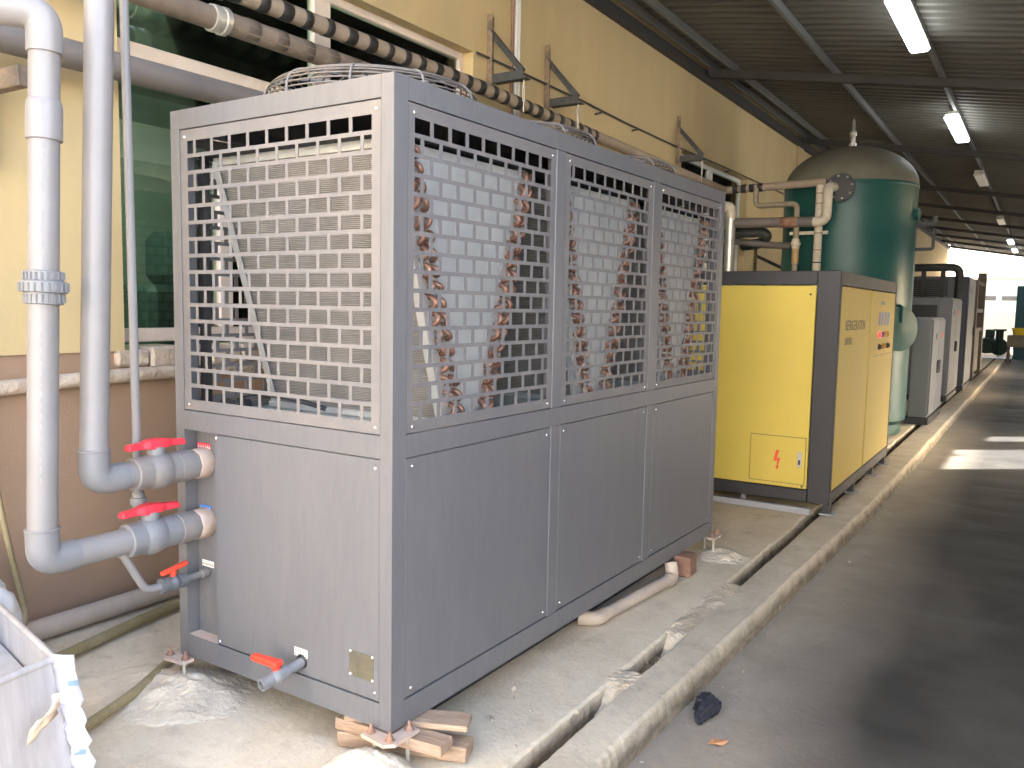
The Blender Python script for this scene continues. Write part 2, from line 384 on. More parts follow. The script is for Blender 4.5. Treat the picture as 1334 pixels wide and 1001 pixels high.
# ================================================================== WORKSHOP BUILDING
XW = -2.06; YEND = 39.5
bld = thing('workshop_building', 'long yellow rendered workshop wall with brown lower band and windows', 'building', (XW, 0, 0))
def wb(name, m, y0, y1, z0, z1, x0=-.24, x1=0., parent=bld, bev=0.): return box(name, m, parent, x0, x1, y0, y1, z0, z1, bev=bev)
WINS = [(.42, 3.32, 1.27, 3.42), (7.62, 10.22, 1.27, 3.40), (25.6, 28.6, 1.27, 3.40)]
# lower band and upper render, openings left free (upper render stands 12 mm proud of the brown band)
bm = nb(); b_box(bm, -.24, -.012, -4.5, YEND, -.14, 1.262); obj('lower_wall', bm, BROWN, bld)
bm = nb(); yy = -4.5
for (a, b, z0, z1) in WINS + [(YEND, YEND, 0, 0)]:
    b_box(bm, -.24, 0, yy, a, 1.264, 4.75)
    if b > a: b_box(bm, -.24, 0, a+.001, b-.001, z1, 4.75); yy = b
obj('upper_wall', bm, YELW, bld)
for wi, (a, b, z0, z1) in enumerate(WINS):
    fm = FRAME if wi == 0 else FRAMW
    sill = nb(); y = a-.05
    while y < b+.05:                                   # broken plaster sill, its lip knocked about
        l = random.uniform(.12, .3); ye = min(y+l, b+.05)
        b_box(sill, -.23, .045+random.uniform(-.03, .01), y, ye-.004, 1.175+random.uniform(0, .02), 1.285+random.uniform(-.02, .012), bev=.012); y = ye
    obj('window_sill', sill, PLAST, bld)
    bm = nb(); t = .055; zb = z0+.03; ztr = 2.70
    b_box(bm, -.15, -.09, a, a+t, zb, z1, bev=.006); b_box(bm, -.15, -.09, b-t, b, zb, z1, bev=.006)
    b_box(bm, -.15, -.09, a+t, b-t, z1-t, z1, bev=.006); b_box(bm, -.15, -.09, a+t, b-t, zb, zb+.07, bev=.006)
    fr = obj('window_frame', bm, fm, bld)
    box('transom', fm, fr, -.145, -.085, a+t, b-t, ztr-.012, ztr+.075, bev=.008)
    for (q0, q1, ym, hw) in ((ztr+.075, z1-t, 1.84 if wi == 0 else (a+b)/2, .075), (zb+.07, ztr-.012, 1.10 if wi == 0 else (a+b)/2, .047)):
        box('mullion', fm, fr, -.146, -.088, ym-hw, ym+hw, q0, q1, bev=.008)
        for (ya, yb) in ((a+t, ym-hw), (ym+hw, b-t)): box('pane', GLASS, fr, -.122, -.117, ya-.01, yb+.01, q0-.01, q1+.01)
# the room behind the windows
bm = nb(); b_box(bm, -4.2, -4.0, -3, 14, -.1, 2.90); b_box(bm, -4.0, -.24, 13.9, 13.99, .02, 2.9); obj('room_lower_wall', bm, GREENW, bld)
bm = nb(); b_box(bm, -4.2, -4.0, -3, 14, 2.90, 3.27); b_box(bm, -4.0, -.24, -3.2, -3.0, -.1, 3.55); b_box(bm, -4.0, -.24, 14, 14.2, -.1, 3.55); obj('room_upper_wall', bm, WHITEW, bld)
bm = nb(); b_box(bm, -4.2, -.241, -3, 14, 3.55, 3.7); b_box(bm, -4.2, -4.0, -3, 14, 3.27, 3.549); obj('room_ceiling', bm, mat('dark_ceiling', (.24, .30, .26), .6, var=.3, scale=1.5), bld)
bm = nb(); b_box(bm, -4.2, -.241, -3, 14, -.14, .02); obj('room_floor', bm, GREYC, bld)
bm = nb(); b_box(bm, -4.2, -.241, 24, 24.1, -.1, 4.6); b_box(bm, -4.2, -.241, 31, 31.1, -.1, 4.6); b_box(bm, -4.3, -4.2, 24, 31.1, -.1, 4.6); obj('far_room_wall', bm, WHITEW, bld)
for yl in (1.0, 12.2):  # out-of-sight tubes added to brighten the window panes
    rl = thing('added_room_light', 'unseen fluorescent tube added to light the workshop panes, %s' % ('left of the near window' if yl < 5 else 'beyond the second window'), 'lamp', (-4.4, yl, 3.2))
    box('housing', LAMPH, rl, -.06, .06, -.62, .62, 0, .05, bev=.005); cyl('tube', GRNTIP, rl, (0, -.6, -.03), (0, .6, -.03), .018, 10)
mc = thing('reflection_stand_in', 'made-up dark machine behind the near window, standing in for a reflected figure', 'machine', (-4.75, 2.75, .02))  # invented machine, stands in for a dark figure reflected in the pane
box('column', PUMPG, mc, -.3, .3, -.55, .35, 0, 1.62, bev=.06); box('head', PUMPG, mc, -.22, .26, -.30, .55, 1.62, 2.08, bev=.08); cyl('motor', PUMPG, mc, (0, .2, 2.07), (0, .2, 2.4), .14, 16)
# plaster pilaster line and stains beyond the second window
wb('pilaster', YELW, 12.9, 13.3, 1.27, 4.44, -.01, .03)

# ================================================================== CANOPY ROOF
K = .163
def rz(x): return 4.45 - K*(x-XW)
XR = 6.3; Y0R = .1  # XR: unseen right overhang, added to keep sun out above the wall
can = thing('canopy_roof', 'dark corrugated lean-to roof on steel beams above the lane', 'roof')
bm = nb(); prev = None; y = Y0R; pitch = .19
prof = []
while y < 41:
    prof += [(y, 0), (y+.07, 0), (y+.095, .032), (y+.165, .032)]; y += pitch
for (y, h) in prof:
    ring = [bm.verts.new((x, y, rz(x)+.11+h)) for x in (XW+.002, 0., 2.4, XR)]
    if prev:
        for k in range(3): bm.faces.new((prev[k], prev[k+1], ring[k+1], ring[k]))
    prev = ring
obj('roof_sheet', bm, ROOFM, can)
MT = lambda x: Matrix.Rotation(math.atan(K), 4, 'Y')
for x in (-1.93, -1.68, -.50, .60, 1.70, 2.80, 3.90):
    box('purlin', PURL, can, x-.018, x+.018, Y0R, 40.6, rz(x)+.025, rz(x)+.105)
for y in (3.2, 8.27, 13.0, 18.1, 21.9, 25.6, 29.2, 32.6, 35.8, 39.3):
    bm = nb(); pts = [(XW+.004, y-.05, rz(XW)+.02), (XR, y-.05, rz(XR)+.02), (XR, y-.05, rz(XR)-.07), (XW+.004, y-.05, rz(XW)-.07)]
    b_prism(bm, pts, (0, .07, 0)); obj('rafter', bm, RAFT, can)
box('wall_plate', RAFT, can, XW+.004, XW+.07, Y0R, YEND, 4.32, 4.44)
for y in (-.4, 8.27, 18.1, 25.6, 32.6, 39.3): box('post', RAFT, can, 4.62, 4.74, y-.06, y+.06, -.135, rz(4.7)-.08)

# right boundary wall (outside the picture): added to steer light, doorways for sun patches
rw = thing('added_boundary_wall', 'unseen plastered wall added right of the lane to shape the light', 'wall', (4.76, 0, 0))
bm = nb(); yy = -1.4
for (a, b, h) in ((10.75, 12.4, 2.28), (13.05, 13.7, 2.12), (19, 20.6, 1.85), (26, 28, 1.85), (41, 41, 0)):
    b_box(bm, 0, .2, yy, a, -.135, 3.04)
    if b > a: b_box(bm, 0, .2, a+.001, b-.001, h, 3.04); yy = b
obj('wall', bm, PLAST, rw)

# pale block added behind the camera to bounce sun onto the fronts
yb = thing('bounce_building', 'unseen pale building added behind the viewpoint to bounce light forward', 'building', (0, -15, 0))
box('wall', mat('pale_render', (.72, .70, .66), .9, var=.05, scale=.6), yb, -14, 16, -.3, 0, -.14, 7.5); box('roof', FARW, yb, -14.4, 16.4, -8, .4, 7.5, 7.7)
for k in range(7): fz = box('window', GREYC, yb, -12+k*4, -10.4+k*4, 0.001, .03, 1.2, 2.8); box('pane', DARK, fz, -11.9+k*4, -10.5+k*4, .031, .035, 1.3, 2.7)

# lamps under the canopy
def lamp(y, ln, lit, label):
    x = .56; t = thing('fluorescent_lamp', label, 'lamp', (x, y, rz(x)+.0), 0, 'fluorescent lamps in a row under the canopy')
    box('housing', LAMPH, t, -.07, .07, -ln/2, ln/2, -.02, .024, bev=.006)
    bm = nb(); b_box(bm, -.085, .085, -ln/2-.01, ln/2+.01, -.075, -.022, bev=.02); obj('diffuser', bm, LAMPON if lit else LAMPOFF, t)
lamp(6.1, 1.5, True, 'lit white strip lamp nearest the camera under the dark roof')
lamp(10.85, 1.7, True, 'lit white strip lamp second from the camera, above the green tank')
lamp(15.8, 1.5, False, 'unlit cream strip lamp third from the camera under the roof')
lamp(23.9, 1.5, False, 'unlit cream strip lamp fourth from the camera under the roof')
lamp(31.4, 1.5, True, 'small lit strip lamp fifth from the camera, far down the roof')
lamp(35.9, 1.5, True, 'farthest lit strip lamp just in front of the bright end opening')

# ================================================================== CHILLER
W, LC, H = 1.108, 3.002, 2.10
ch = thing('air_cooled_chiller', 'large grey steel air-cooled chiller with brick-pattern grilles and copper coils', 'chiller', (0, 0, ZB), -TH)
BV = .003
def cb(name, m, *a, bev=BV, parent=ch): return box(name, m, parent, *a, bev=bev)
# frame: 4 corner posts, rails
D = .05
for (x0, x1, y0, y1) in ((-.052, 0, 0, .068), (-W, -W+.05, 0, .068), (-.052, 0, 2.94, LC), (-W, -W+.05, 2.94, LC)): cb('corner_post', GREY, x0, x1, y0, y1, 0, H, bev=.0012)
for (z0, z1, nm) in ((2.03, H, 'top_rail'), (.902, .976, 'middle_rail'), (0, .085, 'bottom_rail')):
    cb(nm, GREY, -W+.0502, -.0522, .0003, .045, z0, z1, bev=0); cb(nm, GREY, -W+.0502, -.0522, LC-.045, LC-.0003, z0, z1, bev=0)
    cb(nm, GREY, -.045, -.0003, .0682, 2.9398, z0, z1, bev=0); cb(nm, GREY, -W+.0003, -W+.045, .0682, 2.9398, z0, z1, bev=0)
for ym0, ym1 in ((.991, 1.068), (1.955, 2.040)):
    for (x0, x1) in ((-.045, -.0012), (-W+.0012, -W+.045)):
        cb('mullion_post', GREY, x0, x1, ym0, ym1, .9762, 2.0298); cb('mullion_post', GREY, x0, x1, ym0, ym1, .0852, .9018)
cb('top_panel', GREY, -W+.02, -.02, .02, LC-.02, 2.075, 2.096, bev=0)
cb('base_panel', DARK, -W+.05, -.05, .05, LC-.05, .02, .04, bev=0)
for xs in (-.20, -.95): cb('shade_beam', DARK, xs, xs+.08, .16, LC-.16, -.108, -.001, bev=0)  # dark beams added to blacken the gap under the chiller like shade
cb('middle_deck', SILV, -W+.05, -.05, .05, LC-.05, .93, .96, bev=0)
# grilles: one perforated sheet each (rows of offset openings)
def grille_mesh(u0, u1, z0, z1, g0, g1, h0, h1, pitch, web, start_half, nrow=16, th=.0025):
    """sheet in the u-z plane (u, 0, z), front face at y=0; openings between g0..g1 and h0..h1"""
    bm = nb(); rp = (h1-h0+.014)/nrow; bar = .014
    b_box(bm, u0, g0, 0, th, z0, z1); b_box(bm, g1, u1, 0, th, z0, z1)
    b_box(bm, g0, g1, 0, th, z0, h0); b_box(bm, g0, g1, 0, th, h1, z1)
    for r in range(nrow):
        zt = h1 - r*rp; zbm = zt - (rp-bar)
        if r < nrow-1: b_box(bm, g0, g1, 0, th, zbm-bar, zbm)
        off = start_half if r % 2 == 0 else (start_half + .5) % 1
        u = g0 + pitch*off - web
        while u < g1:
            a, b = max(u, g0), min(u+web, g1)
            if b-a > .003 and not (u < g0-.5*web): b_box(bm, a, b, .0003, th-.0003, zbm, zt)
            u += pitch
    return finish(bm)
SCREW = nb(); b_lathe(SCREW, [(.0065, 0), (.0062, .0015), (.004, .0035), (0, .0042)], 10); SCREW = finish(SCREW); SCREW.materials.append(STEEL); SCREW.name = 'screw'
def screws(par, pts, d):
    for p in pts: inst('screw', SCREW, par, axis_m(p, d))
g = .004
# front upper grille  (u = x)
me = grille_mesh(-1.058+g, -.052-g, .976+g, 2.03-g, -1.015, -.094, 1.020, 1.984, .0985, .0145, (( -.192+.0145+1.015) % .0985)/.0985)
fg = obj('front_grille', me, GRIL, ch); fg.location = (0, .004, 0); me.name = 'front_grille'
screws(fg, [(-1.03, 0, 2.0), (-.077, 0, 2.0), (-1.03, 0, 1.0), (-.077, 0, 1.0)], (0, -1, 0))
rg = obj('rear_grille', me.copy(), GRIL, ch); rg.location = (0, LC-.007, 0)
# side grilles (u = y), on both long sides
RY = Matrix.Rotation(math.radians(90), 4, 'Z')
for i, (a, b, s) in enumerate(((.0682, .991, .104), (1.068, 1.955, 1.111), (2.04, 2.94, 2.066))):
    e = (.953, 1.906, 2.905)[i]
    me = grille_mesh(a+g, b-g, .976+g, 2.03-g, s, e, 1.020, 1.984, .0965, .0175, (0., .35, .0)[i])
    o = obj('side_grille', me, GRIL, ch); o.matrix_local = Matrix.Translation((-.004, 0, 0)) @ RY
    screws(o, [(a+.035, 0, 2.0), (b-.03, 0, 2.0), (a+.035, 0, 1.0), (b-.03, 0, 1.0)], (0, -1, 0))
    o = bpy.data.objects.new('side_grille', me); COL.objects.link(o); o.parent = ch; o.matrix_local = Matrix.Translation((-W+.007, 0, 0)) @ RY
    # lower side panels
    p = cb('side_panel', GREY, -.020, -.0035, a+g, b-g, .085+g, .902-g, bev=.0025)
    screws(p, [(-.0035, a+.035, .87), (-.0035, b-.03, .87), (-.0035, a+.035, .115), (-.0035, b-.03, .115)], (1, 0, 0))
    cb('side_panel', GREY, -W+.0035, -W+.02, a+g, b-g, .085+g, .902-g, bev=.0025)
cb('rear_panel', GREY, -1.058+g, -.052-g, LC-.02, LC-.0035, .085+g, .902-g)
fp = cb('front_panel', GREY, -.882, -.052-g, .0035, .02, .085+g, .902-g, bev=.0025)
screws(fp, [(-.872, .0035, .885), (-.075, .0035, .868), (-.868, .0035, .10), (-.075, .0035, .115)], (0, -1, 0))
cb('connection_recess', GREY, -1.056, -.8825, .0535, .06, .086, .901, bev=0)
cb('recess_jamb', GREY, -.8835, -.8822, .0205, .0534, .086, .901, bev=0)
cb('recess_sill', DUSTY, -1.056, -.8840, .004, .0533, .0856, .0875, bev=0)
# name plate and stickers
pl = cb('name_plate', BRASS, -.188, -.080, .0018, .0034, .150, .238, bev=0)
screws(pl, [(-.184, .0018, .234), (-.084, .0018, .234), (-.184, .0018, .154), (-.084, .0018, .154)], (0, -1, 0))
def sticker(m, x0, x1, z0, z1, y, rows, ink):
    s = cb('sticker', m, x0, x1, y-.0012, y-.0004, z0, z1, bev=0)
    bm = nb(); n = max(3, int((x1-x0)/.011))
    for r in range(rows):
        zz = z0 + (z1-z0)*(r+.5)/rows; hh = (z1-z0)/rows*.28
        for k in range(n):
            u = x0 + (x1-x0)*(k+.5)/n; q = (x1-x0)/n*.3
            b_box(bm, u-q, u+q, y-.0019, y-.0013, zz-hh*random.uniform(.6, 1), zz-hh*.2); b_box(bm, u-q*.3, u+q*.3, y-.0018, y-.0013, zz-hh, zz+hh)
    obj('lettering', bm, ink, s)
sticker(REDL, -1.050, -.972, .820, .846, .0535, 1, WHTL); sticker(BLUL, -1.040, -.975, .577, .600, .0535, 1, WHTL)
sticker(WHTL, -1.032, -.962, .356, .380, .0535, 1, INKD); sticker(WHTL, -.454, -.390, .152, .182, .0035, 2, INKD)

# coils: three V pairs
BEND = nb()
b_tube(BEND, [Vector((.028*math.sin(math.pi*k/8)+.004*(1), 0, -.021*math.cos(math.pi*k/8))) for k in range(9)], .0095, 8); BEND = finish(BEND); BEND.materials.append(COPP); BEND.name = 'tube_bend'
ZT, ZL = 1.925, .99
def coil(yt, yb, inner):
    """slab leaning from (yt, ZT) to (yb, ZL); inner = +1 if the V's inside lies towards +y"""
    th = .046; d = Vector((0, yb-yt, ZL-ZT)); ln = d.length; d.normalize(); n = Vector((0, d.z, -d.y)) * (-inner)
    c0 = Vector((0, yt, ZT)); x0, x1 = -.985, -.088
    par = None
    bm = nb(); pts = [Vector((x1, 0, 0)) + c0 - n*th, Vector((x1, 0, 0)) + c0 + n*th, Vector((x1, 0, 0)) + c0 + d*ln + n*th, Vector((x1, 0, 0)) + c0 + d*ln - n*th]
    b_prism(bm, pts, (x0-x1, 0, 0)); co = obj('condenser_coil', bm, FINS, ch)
    for xx, sx in ((x1, 1), (x0, -1)):                       # galvanised tube sheets at both ends, folded outwards
        bm = nb(); e = .012
        pts = [Vector((xx, 0, 0)) + c0 - n*(th+e) - d*.01, Vector((xx, 0, 0)) + c0 + n*(th+.004) - d*.01, Vector((xx, 0, 0)) + c0 + d*(ln+.005) + n*(th+.004), Vector((xx, 0, 0)) + c0 + d*(ln+.005) - n*(th+e)]
        b_prism(bm, [p+Vector((sx*.0035, 0, 0)) for p in pts], (-sx*.003, 0, 0))
        pts = [Vector((xx, 0, 0)) + c0 - n*(th+e), Vector((xx+sx*.004, 0, 0)) + c0 - n*(th+e), Vector((xx+sx*.004, 0, 0)) + c0 + d*ln - n*(th+e), Vector((xx, 0, 0)) + c0 + d*ln - n*(th+e)]
        b_prism(bm, [p - Vector((sx*.022, 0, 0)) for p in pts], (0, -n.y*.003, -n.z*.003)) if False else None
        b_prism(bm, [c0 + Vector((xx+sx*.003, 0, 0)) - n*(th+e), c0 + Vector((xx-sx*.03, 0, 0)) - n*(th+e), c0 + d*ln + Vector((xx-sx*.03, 0, 0)) - n*(th+e), c0 + d*ln + Vector((xx+sx*.003, 0, 0)) - n*(th+e)], -n*.003)
        obj('tube_sheet', bm, SILV, co)
        rows = 17
        for k in range(rows):
            for j, q in enumerate((-.022, .022)):
                p = c0 + d*(ln*(k+.5+.25*(j-.5))/rows) + n*q + Vector((xx+sx*.001, 0, 0))
                rx = Matrix.Rotation(math.atan2(d.y, -d.z) + random.choice((.5, -.55, .15))*(1 if j else -1), 4, 'X')
                M = Matrix.Translation(p) @ rx
                if sx < 0: M = M @ Matrix.Rotation(math.pi, 4, 'Z')
                inst('tube_bend', BEND, co, M)
    return co
for c in (.515, 1.512, 2.490):
    coil(c-.365, c-.085, 1); coil(c+.365, c+.085, -1)
    bm = nb()
    pts = [(-.0838, c-.320, 1.925), (-.0838, c-.040, .99), (-.0838, c+.040, .99), (-.0838, c+.320, 1.925)]
    b_prism(bm, pts, (-.003, 0, 0)); obj('coil_end_plate', bm, ENDP, ch)
    bm = nb(); b_prism(bm, [(x+W*-.79, y, z) for x, y, z in pts], (-.003, 0, 0)); obj('coil_end_plate', bm, ENDP, ch)
cb('fan_plenum', PLEN, -W+.051, -.05, .05, LC-.05, 1.935, 1.945, bev=0)  # shade below the fan deck put into this sheet as black
bm = nb(); b_box(bm, -.99, -.08, .10, .16, 1.905, 1.934); obj('coil_beam', bm, SILV, ch)
cb('drain_tray', SILV, -1.0, -.07, .36, .66, .962, .985, bev=.004); cb('drain_tray', SILV, -1.0, -.07, 1.36, 1.66, .962, .985, bev=.004); cb('drain_tray', SILV, -1.0, -.07, 2.34, 2.64, .962, .985, bev=.004)
cb('wiring_trunk', DARK, -.97, -.86, .09, .17, .962, 1.02, bev=.01)
tube('wiring', DARK, ch, [(-.95, .1, 1.0), (-.85, .15, 1.05), (-.7, .22, 1.03), (-.6, .3, .99)], .009, .06, 8)
cb('rear_stay', DARK, -W+.055, -W+.085, .075, .105, .98, 1.93, bev=0)
# fan guards: concentric wire rings on radial wires
def guard(cyy):
    gx = -.555; g_ = nb(); R0 = .405
    prof = [(R0-0.004, 2.1000), (R0+0.000, 2.1154), (R0+0.003, 2.1333), (R0+0.004, 2.1512), (R0+0.002, 2.1691), (R0-0.004, 2.1858), (R0-0.014, 2.1998), (R0-0.028, 2.2114), (R0-0.045, 2.2203), (R0-0.065, 2.2267), (R0-0.090, 2.2318), (R0-0.120, 2.2357), (R0-0.160, 2.2395), (R0-0.210, 2.2421), (R0-0.270, 2.2434), (R0-0.330, 2.2434)]
    for (r, z) in prof:
        bmr = [Vector((gx + r*math.cos(2*math.pi*k/48), cyy + r*math.sin(2*math.pi*k/48), z)) for k in range(49)]
        b_tube(g_, bmr, .0032, 5, False)
    o = obj('fan_guard', g_, mat('guard_wire', (.15, .132, .118), .6, metal=.2, var=.15, scale=20), ch)
    rm = nb()
    for k in range(10):
        a = 2*math.pi*(k+.37)/10
        b_tube(rm, [Vector((gx + (r+.004)*math.cos(a), cyy + (r+.004)*math.sin(a), z)) for r, z in [(R0-.002, 2.09)] + prof[1:]], .0048, 6)
    obj('radial_wires', rm, mat('guard_strut', (.15, .14, .135), .6, var=.1), o)
for c in (.515, 1.512, 2.490): guard(c)

# feet: rusty corner plates with bolts and studs, mortar mounds, timber packing
def foot(px, py, sx, sy, label, studs=True):
    """corner plate in the chiller frame at corner (px, py), pointing outwards sx, sy"""
    p = cw(px, py, 0); t = thing('anchor_plate', label, 'bracket', (p.x, p.y, 0), -TH, 'anchor plates at the chiller corners')
    z = ZB-.006; bm = nb()
    pts = [(-sx*.085, 0), (-sx*.085, sy*.05), (sx*.02, sy*.062), (sx*.05, sy*.035), (sx*.05, -sy*.085), (0, -sy*.085), (-sx*.0, 0)]
    q = [Vector((x, y, z)) for x, y in pts]
    b_prism(bm, q, (0, 0, -.012)); obj('plate', bm, DUSTY, t)
    for (x, y) in ((-sx*.065, sy*.024), (sx*.022, sy*.030), (sx*.026, -sy*.062)):
        bm = nb(); b_lathe(bm, [(.0, 0), (.016, 0), (.016, .004), (.011, .005), (.011, .014), (.005, .016), (.005, .03), (0, .032)], 8, Matrix.Translation((x, y, z))); obj('bolt', bm, RUST, t)
    for (x, y) in ((-sx*.05, sy*.02), (sx*.03, -sy*.05)):
        cyl('stud', GALV, t, (x, y, .01), (x, y, z-.011), .008, 8)
    return t
foot(-W, 0, -1, -1, 'rusty anchor plate under the front left corner of the chiller beside the hose')
foot(0, 0, 1, -1, 'rusty anchor plate with three bolts under the nearest chiller corner')
foot(0, LC, 1, 1, 'dusty anchor plate under the far right corner of the chiller')
def mound(name, label, x, y, rx, ry, h, seed):
    bm = nb(); nr, ns = 16, 44; rings = []
    for i in range(nr+1):
        t = i/nr
        ring = []
        for k in range(ns):
            a = 2*math.pi*k/ns
            rr = t*(1+.22*noise.noise(Vector((math.cos(a)*1.3, math.sin(a)*1.3, seed))))
            px, py = x+rx*rr*math.cos(a), y+ry*rr*math.sin(a)
            z = h*(1-t**1.6)**1.0 + .018*noise.noise(Vector((px*16, py*16, seed)))*(1-t*.6) + .008*noise.noise(Vector((px*45, py*45, seed+3))) - .010*t
            ring.append(bm.verts.new((px, py, z)))
        rings.append(ring)
    for i in range(nr):
        for k in range(ns):
            f = bm.faces.new((rings[i][k], rings[i+1][k], rings[i+1][(k+1) % ns], rings[i][(k+1) % ns])); f.smooth = True
    bmesh.ops.remove_doubles(bm, verts=rings[0], dist=.001)
    return tag(obj(name, bm, MORT), label, 'mortar', 'lumps of mortar round the chiller feet')
a = cw(-W, 0, 0); mound('mortar_mound', 'wide rough heap of mortar at the front left chiller foot', a.x+.05, a.y-.05, .36, .29, .052, 1.)
a = cw(0, 0, 0); mound('mortar_mound', 'pale lump of mortar under the nearest chiller corner', a.x-.02, a.y-.07, .21, .14, .088, 5.)
a = cw(0, LC, 0); mound('mortar_mound', 'low pale mortar patch at the far right chiller foot', a.x+.06, a.y-.02, .19, .2, .03, 9.)
def timber(label, pts, rz_, cxy, dims, m=WOOD, name='wooden_block', tilt=0):
    x, y = cxy; z0, lx, ly, lz = dims
    bm = nb(); b_box(bm, -lx/2, lx/2, -ly/2, ly/2, 0, lz, bev=.004)
    for v in bm.verts: v.co += Vector((noise.noise(v.co*30+Vector((x*9, 0, 0))), noise.noise(v.co*30+Vector((0, y*9, 0))), 0))*.006
    o = obj(name, bm, m); o.location = (x, y, z0); o.rotation_euler = (tilt, 0, rz_); return tag(o, label, 'timber', 'timber packing under the near chiller corner')
timber('long thick weathered timber block lying across under the near chiller corner', None, .35, (-.04, .12), (.003, .46, .09, .052))
timber('short timber block in the middle of the stack under the near chiller corner', None, .12, (-.055, .075), (.056, .42, .085, .038))
timber('thin top timber board touching the underside of the near chiller corner', None, .42, (-.04, .14), (.0945, .43, .10, .022))
b = cw(.0, 2.42, 0); o = timber('reddish brown wooden block under the far end of the chiller', None, -TH+.1, (b.x+.03, b.y+.075), (.003, .10, .13, .114), WOOD2); o['group'] = 'loose block'; del o['group']
wp = thing('drain_pipe', 'dusty white plastic drain pipe lying under the right side of the chiller', 'pipe')
p0 = cw(-.02, 1.55, 0); p1 = cw(.035, 2.25, 0)
cyl('pipe', WPIPE, wp, (p0.x, p0.y, .035), (p1.x, p1.y, .035), .031, 16)
tube('elbow', WPIPE, wp, [(p1.x, p1.y-.02, .035), (p1.x, p1.y+.05, .035), (p1.x-.02, p1.y+.06, .115)], .035, .05)
tube('end_elbow', WPIPE, wp, [(p0.x, p0.y+.03, .035), (p0.x, p0.y-.06, .035), (p0.x-.08, p0.y-.09, .037)], .036, .06)
# drain cock on the front panel
dv = thing('drain_valve', 'small grey drain valve with orange-red lever on the chiller front panel', 'valve', cw(-.418, 0, .122), -TH)
M0 = (0, 0, 0)
lathe('spout', PVCF, dv, [(.018, 0), (.018, .075), (.026, .08), (.026, .10), (.030, .115), (.026, .13), (.022, .135), (.022, .18), (.014, .18), (.014, .165), (0, .165)], (0, .015, .012), (-.10, -1, -.16), 18, sharp=(1, 2, 6, 7, 8, 9))
bm = nb(); b_box(bm, -.115, .015, -.022, .022, 0, .022, bev=.006, M=Matrix.Translation((-.014, -.100, .028)) @ Matrix.Rotation(.1, 4, 'Z')); b_cyl(bm, (-.014, -.10, .0), (-.014, -.10, .03), .015, 12)
for v in bm.verts:
    if v.co.x < -.08: v.co.y = -.1 + (v.co.y+.1)*.6
obj('lever', bm, REDO, dv)
lathe('hole_ring', DARK, dv, [(0, 0), (.026, 0), (.026, .002), (0, .002)], (0, .003, .014), (0, -1, 0), 20)

# ================================================================== CHILLER WATER PIPES
PX = -1.0
def pipe_run(name, label, zc, yv, ytop, ztop, group, sh):
    t = thing(name, label, 'pipe', (0, 0, ZB), -TH, group)
    P = lambda y, z, x=PX: Vector((x, y, z))
    R = .046
    # stub through the recess, sleeves, valve, elbow, riser
    lathe('gland', DUSTY, t, [(.058, 0), (.060, .01), (.058, .055), (.05, .06), (0, .06)], P(.053, zc), (0, -1, 0), 24, sharp=(2,))
    lathe('hex_nut', PVCD, t, [(.057, 0), (.060, .004), (.060, .03), (.055, .034), (0, .034)], P(-.006, zc), (0, -1, 0), 8, sharp=(1, 2, 3))
    lathe('sleeve', PVCD, t, [(.054, 0), (.060, .003), (.060, .048), (.056, .05), (.055, .085), (.052, .09), (0, .09)], P(-.035, zc), (0, -1, 0), 28, sharp=(1, 2, 3, 4, 5))
    v = lathe('valve_body', PVCF if zc < .6 else PVCD, t, [(.050, 0), (.058, .003), (.059, .055), (.066, .07), (.070, .095), (.066, .12), (.060, .135), (.060, .19), (.055, .194), (0, .194)], P(-.095+sh, zc), (0, -1, 0), 30, sharp=(1, 2, 6, 7, 8))
    yh = -.19+sh; zt = zc+.078
    cyl('valve_stem', PVCF, t, P(yh, zc+.05), P(yh, zt+.012), .032, 18)
    bm = nb()                                            # two-armed lever: thick boss, arms drooping to flat paddles
    pr = [(-.118, .015, .004), (-.112, .019, .017), (-.06, .016, .021), (-.035, .026, .027), (0, .030, .030), (.035, .026, .027), (.06, .016, .021), (.112, .019, .017), (.118, .015, .004)]
    prev = None; ring0 = None
    for (u, hw, hz) in pr:
        zlo = -.004 if abs(u) > .03 else -.012
        ring = [bm.verts.new((PX+s*hw*q, yh+u, zt+.012+z)) for s, q, z in ((-1, 1, zlo), (-1, .8, hz), (1, .8, hz), (1, 1, zlo))]
        if prev:
            for k in range(4): bm.faces.new((prev[k], prev[(k+1) % 4], ring[(k+1) % 4], ring[k]))
        else: bm.faces.new(ring)
        prev = ring
    bm.faces.new(prev[::-1]); bmesh.ops.bevel(bm, geom=bm.edges[:], offset=.003, segments=1, affect='EDGES')
    obj('lever', bm, REDV, v)
    yv0 = yv
    cyl('spool', PVC, t, P(-.28+sh, zc), P(yv0+.085, zc), R, 24)
    # socket elbow
    bm = nb(); b_tube(bm, roundpath([P(yv0+.105, zc), P(yv0, zc), P(yv0, zc+.105)], .075, 8), .0515, 24); obj('elbow', bm, PVCF, t)
    lathe('elbow_lip', PVC, t, [(.046, 0), (.0535, .001), (.0535, .006), (.046, .007)], P(yv0, zc+.105), (0, 0, 1), 24)
    d = (P(ytop, ztop)-P(yv0, zc)).normalized()
    cyl('riser', PVC, t, P(yv0, zc+.09), P(ytop, ztop), R, 28)
    return t, P, d
t, P, d = pipe_run('supply_pipe', 'grey plastic water pipe rising beside the chiller corner, upper red-handled valve', .772, -.395, -.290, 3.4, 'grey plastic water pipes on the chiller', .03)
t, P, d = pipe_run('return_pipe', 'grey plastic water pipe nearest the left edge with screw union and lower red-handled valve', .535, -.577, -.518, 2.19, 'grey plastic water pipes on the chiller', 0.)
yu = lambda z: -.577 + (z-.535)/(2.19-.535)*.059
